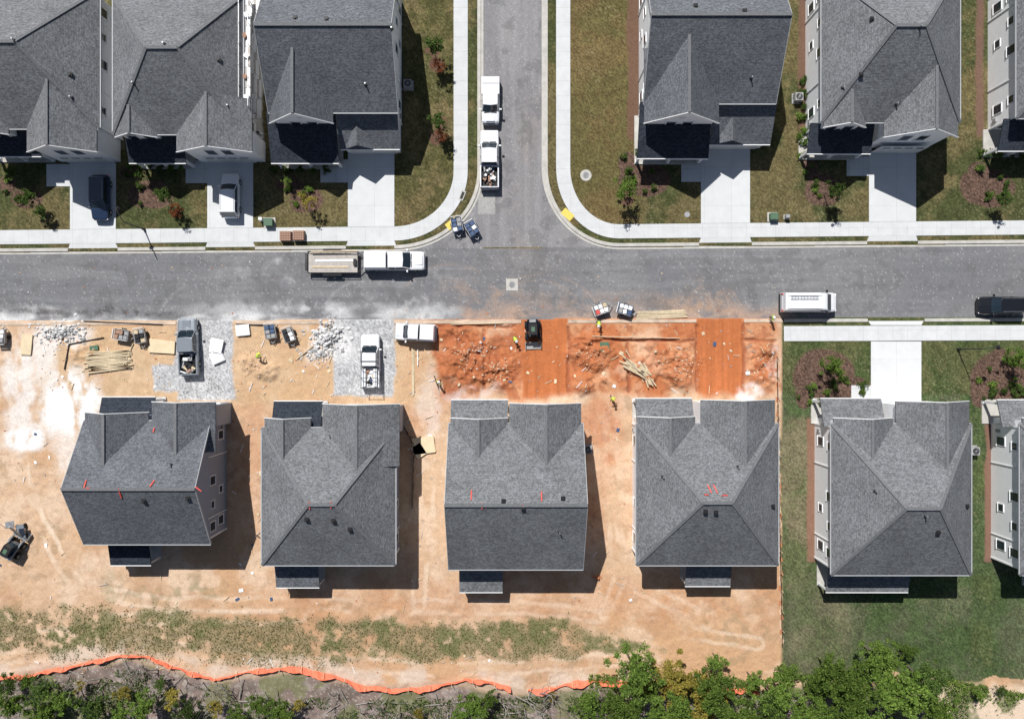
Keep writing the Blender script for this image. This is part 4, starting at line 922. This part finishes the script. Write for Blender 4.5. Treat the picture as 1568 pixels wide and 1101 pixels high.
for i in range(46):
    px=rr.uniform(-250,1480); py=rr.uniform(1180,1420); plant('deciduous_tree',rr.choice(big+[bigd,bigy]),*U(px,py,0),rr.uniform(.7,1.1))
def bare(seed,h,tr=.10,lv=4):
    r=random.Random(seed); mb=MB()
    def br(p,d,l,rad,k):
        q=p+d*l; mb.cyl(p,q,rad,rad*.6,'dead',5)
        if k==0: return
        for i in range(r.choice([2,3,3])):
            nd=(d+Vector((r.uniform(-1,1),r.uniform(-1,1),r.uniform(-.35,.5)))*.75).normalized(); br(p+d*l*r.uniform(.6,1),nd,l*r.uniform(.55,.85),rad*.6,k-1)
    br(Vector((0,0,-.1)),Vector((r.uniform(-.5,.5),r.uniform(-.5,.5),1)).normalized(),h*.33,tr,lv); return mb.mesh('bare_branches')
bares=[bare(60+i,5.5+i) for i in range(4)]
for i in range(56):
    px=rr.uniform(0,1000) if i<48 else rr.uniform(1000,1450); f=np.interp(px,[0,200,330,560,1000,1500],[1052,1020,1052,1066,1062,1060]); py=f+abs(rr.gauss(0,26))+6
    o=bpy.data.objects.new('bare_tree',bares[i%4]); scene.collection.objects.link(o); o.location=(*U(px,py,2),0); o.rotation_euler=(rr.uniform(-.3,.3),rr.uniform(-.3,.3),rr.uniform(0,6)); k=rr.uniform(.4,.85); o.scale=(k,k,k)
mb=MB()
for i in range(90):
    px=rr.uniform(0,1000); f=np.interp(px,[0,200,330,560,1000],[1050,1018,1050,1064,1060]); x,y=U(px,f+rr.uniform(4,60)); a=rr.uniform(0,3.14); l=rr.uniform(.6,2.6); w=rr.uniform(.03,.09)
    mb.cyl((x,y,.2),(x+math.cos(a)*l,y+math.sin(a)*l,.25+rr.random()*.4),w,w*.5,'dead',5)
mb.build('fallen_branches')
def mass(name,n,fn,size,mat,up=.12,seed=1):
    r=np.random.RandomState(seed); P=fn(r,n); n=len(P); x=(P[:,0]-CX)/S; y=-(P[:,1]-CY)/S; z=.08+P[:,2]
    p=np.stack([x,y,z],1); u=r.randn(n,3); u[:,2]=abs(u[:,2])*.6; u/=np.linalg.norm(u,axis=1)[:,None]; w=r.randn(n,3); w-=u*(u*w).sum(1)[:,None]; w/=np.linalg.norm(w,axis=1)[:,None]; s=size*(.4+r.rand(n,1))
    v=np.stack([p-w*s*.25,p+w*s*.25,p+u*s+w*s*.1,p+u*s-w*s*.1],1).reshape(-1,3)
    o=bpy.data.objects.new(name,leafmesh(name,v,mat)); scene.collection.objects.link(o)
def f1(r,n):
    x=r.uniform(-200,1020,n); y=r.uniform(920,1024,n); k=r.rand(n)<weedmask(x,y)*.75; return np.stack([x,y,r.rand(n)*.04],1)[k]
mass('weeds',56000,f1,.15,'weed',seed=2)
def f2(r,n):
    x=r.uniform(-200,1480,n); f=np.interp(x,[0,200,330,560,1000,1500],[1050,1016,1050,1064,1056,1050]); y=f+abs(r.randn(n))*60+6; k=fbm(x,y,30,6,4)>.50; return np.stack([x,y,r.rand(n)*.5],1)[k]
mass('undergrowth',46000,f2,.2,'leafd',seed=3)
def f3(r,n):
    x=r.uniform(900,1568,n); f=np.interp(x,[900,1160,1220,1440,1568],[1030,1040,1030,1035,1060]); y=f+abs(r.randn(n))*14; k=fbm(x,y,22,3,4)>.50; return np.stack([x,y,r.rand(n)*.5],1)[k]
mass('undergrowth',14000,f3,.18,'leaf',seed=4)
st1=treedata(70,1.35,4.2,1100,.11,'leafd',26,.26,1.0,.06); st2=treedata(71,1.3,4.0,900,.10,'leafr',24,.26,1.0,.06); st3=treedata(72,1.4,4.2,1000,.11,'leafy',24,.26,.9,.06); st4=treedata(73,1.4,4.2,1300,.11,'leafd',26,.26,.9,.06); st5=treedata(74,1.4,4.2,1200,.11,'leaf',26,.26,.9,.06)
for (px,py,d,sc) in ((664,74,st4,.95),(672,97,st2,.7),(668,183,st4,.85),(676,204,st2,.65),(959,290,st5,1.0),(470,303,st3,.7),(243,297,st4,.75),(262,318,st2,.65),(1278,290,st4,.9),(35,300,st4,.8),(52,322,st4,.6),(1538,300,st4,.8),(1277,560,st5,.9),(1563,548,st5,.9),(205,262,st4,.5),(8,262,st4,.6),(433,272,st5,.45)):
    plant('street_tree',d,*U(px,py,3),sc)
def shrubdata(seed,mat):
    v,c=leaves(420,.42,(0,0,.34),.075,seed,14,.8,.5); mb=MB(); mb.cyl((0,0,-.05),(0,0,.35),.03,.02,'bark',5)
    for i in range(6): mb.cyl((0,0,.1),tuple(c[i]),.015,.008,'bark',4)
    return mb.mesh('stem'),leafmesh('foliage',v,mat)
sh=[shrubdata(80,'leafd'),shrubdata(81,'leaf'),shrubdata(82,'leafd'),shrubdata(83,'leafd')]
for (cx,cy,rx,ry) in BEDS:
    for i in range(max(2,int(rx*ry/170))):
        a=rr.uniform(0,6.28); d=rr.uniform(.3,.85); plant('shrub',rr.choice(sh),*U(cx+rx*d*math.cos(a),cy+ry*d*math.sin(a)),rr.uniform(.6,1.15),.05)
for (x0,y0,x1,y1,n) in ((1228,125,1230,240,7),(975,235,1060,240,7),(1240,615,1300,618,5),(1222,150,1224,240,4),(1518,598,1565,600,4),(200,255,280,258,6),(420,262,500,262,5),(1500,235,1560,240,5)):
    for i in range(n): plant('shrub',rr.choice(sh),*U(x0+(x1-x0)*i/(n-1),y0+(y1-y0)*i/(n-1)),rr.uniform(.8,1.3),.05)

# ------------------------------------------------ people
def worker(px,py,deg,pose='stand',hat='hat',z=.08):
    if py>500: z=gz(px,py)
    E=empty('construction_worker',(*U(px,py,.9),z),math.radians(deg))
    lean={'stand':.03,'bend':.75,'walk':.12}[pose]
    hip=Vector((0,0,.93)) if pose!='bend' else Vector((-.12,0,.86))
    tdir=Vector((math.sin(lean),0,math.cos(lean)))
    sp=hip+tdir*.28; ch=hip+tdir*.45; nk=hip+tdir*.56; hd=nk+(tdir+Vector((.25,0,0))).normalized()*.10
    V_=[hip,sp,ch,nk,hd]; R_=[.135,.125,.145,.055,.06]; Ed=[(0,1),(1,2),(2,3),(3,4)]
    st={'stand':.04,'bend':.10,'walk':.26}[pose]
    def add(p,r,par): V_.append(Vector(p)); R_.append(r); Ed.append((par,len(V_)-1)); return len(V_)-1
    for s in(-1,1):
        fo=st*s
        a=add(hip+Vector((0,s*.10,-.06)),.095,0); k=add(((hip.x+fo)/2+.06,s*.12,.49),.062,a); an=add((fo-.02,s*.13,.09),.042,k); add((fo+.16,s*.14,.04),.04,an)
        sh_=add(ch+Vector((0,s*.19,.03)),.06,2)
        if pose=='bend': el=ch+Vector((.12,s*.24,-.26)); ha=el+Vector((.2,-s*.08,-.2))
        elif pose=='walk': el=ch+Vector((-.12*s,s*.25,-.26)); ha=el+Vector((.12-.05*s,0,-.22))
        else: el=ch+Vector((.03,s*.27,-.27)); ha=el+Vector((.20,-s*.06,-.12))
        e=add(el,.045,sh_); h=add(ha,.03,e); d=(ha-el).normalized(); pl=add(ha+d*.07,.032,h)
        sd=Vector((0,1,0)).cross(d).normalized()
        for f,ln in ((-.03,.065),(-.01,.08),(.01,.085),(.03,.07)):
            q=ha+d*.10+Vector((0,f,0)); i1=add(q,.010,pl); add(q+d*ln*.6+Vector((0,0,-.02)),.008,i1)
        i1=add(ha+d*.03+Vector((0,-s*.045,0))+sd*.01,.011,h); add(ha+d*.07+Vector((0,-s*.06,0)),.009,i1)
    me=bpy.data.meshes.new('body'); me.from_pydata([tuple(v) for v in V_],Ed,[]); o=bpy.data.objects.new('body_tmp',me); scene.collection.objects.link(o)
    sk=o.modifiers.new('s','SKIN')
    for i,v in enumerate(me.skin_vertices[0].data): v.radius=(R_[i],R_[i]); v.use_root=(i==0)
    sb=o.modifiers.new('ss','SUBSURF'); sb.levels=1; sb.render_levels=1
    bpy.context.view_layer.update()
    ev=o.evaluated_get(bpy.context.evaluated_depsgraph_get()); m2=bpy.data.meshes.new_from_object(ev); bpy.data.objects.remove(o)
    m2.materials.clear()
    for k in('hivis','jeans','skin','dark'): m2.materials.append(M[k])
    for p in m2.polygons:
        c=p.center; dmin=min(range(len(V_)),key=lambda i:(V_[i]-c).length); r0=R_[dmin]
        if c.z<.12: p.material_index=3
        elif (c-hip).dot(tdir)<.04 and c.z<hip.z+.05 and abs(c.y)<.22 : p.material_index=1
        elif r0<.036 or dmin in(3,4): p.material_index=2
        else: p.material_index=0
        p.use_smooth=True
    b=bpy.data.objects.new('body',m2); scene.collection.objects.link(b); b.parent=E
    mb=MB(); c=hd+(tdir+Vector((.15,0,0))).normalized()*.08
    def ball(c,r,sc,mat,z0=-1,n=12,m=8):
        rings=[]
        for i in range(m+1):
            t=z0+(1-z0)*i/m; t=min(.999,max(-.999,t)); q=math.sqrt(1-t*t); rings.append([(c.x+q*r*sc[0]*math.cos(a*2*math.pi/n),c.y+q*r*sc[1]*math.sin(a*2*math.pi/n),c.z+t*r*sc[2]) for a in range(n)])
        mb.loft(rings,mat)
    ball(c,.105,(1,.8,1.15),'skin'); mb.cyl(c+Vector((.095,0,.01)),c+Vector((.128,0,-.02)),.012,.018,'skin',6); mb.box(c+Vector((.092,0,-.055)),(.02,.045,.01),'red')
    for s in(-1,1): mb.box(c+Vector((0,s*.088,0)),(.03,.02,.06),'skin'); mb.box(c+Vector((.09,s*.033,.02)),(.02,.022,.012),'dark')
    ball(c+Vector((0,0,.035)),.125,(1.1,.95,.95),hat,0.0); mb.cyl(c+Vector((.02,0,.032)),c+Vector((.02,0,.045)),.155,.15,hat,16)
    mb.build('head_and_hat',parent=E,smooth=False)
for a in ((788,518,-60,'bend','hatw'),(938,609,-90,'walk','hat'),(917,494,-100,'bend','hatw'),(395,546,40,'bend','hat'),(1183,487,180,'stand','hatw'),(671,586,30,'walk','hatw')): worker(*a)

# ------------------------------------------------ light, sky, camera
az=math.atan2(-.38,.925); el=math.radians(53)
Ld=Vector((.38*math.cos(el),-.925*math.cos(el),-math.sin(el)))
sun=bpy.data.lights.new('sun','SUN'); sun.energy=5.0; sun.angle=math.radians(.5); sun.color=(1,.98,.95)
so=bpy.data.objects.new('sun',sun); scene.collection.objects.link(so); so.rotation_euler=Ld.to_track_quat('-Z','Y').to_euler(); so.location=(0,0,60)
w=bpy.data.worlds.new('World'); scene.world=w; w.use_nodes=True; nt=w.node_tree
sky=nt.nodes.new('ShaderNodeTexSky'); sky.sky_type='NISHITA'; sky.sun_disc=False; sky.sun_elevation=el; sky.sun_rotation=az
nt.links.new(sky.outputs[0],nt.nodes['Background'].inputs[0]); nt.nodes['Background'].inputs[1].default_value=.055
cam=bpy.data.cameras.new('camera'); co=bpy.data.objects.new('camera',cam); scene.collection.objects.link(co)
co.location=(0,0,H); cam.sensor_width=36; cam.lens=36*H/112.0; cam.clip_end=6000; scene.camera=co
scene.view_settings.view_transform='Standard'; scene.view_settings.look='None'; scene.view_settings.exposure=0
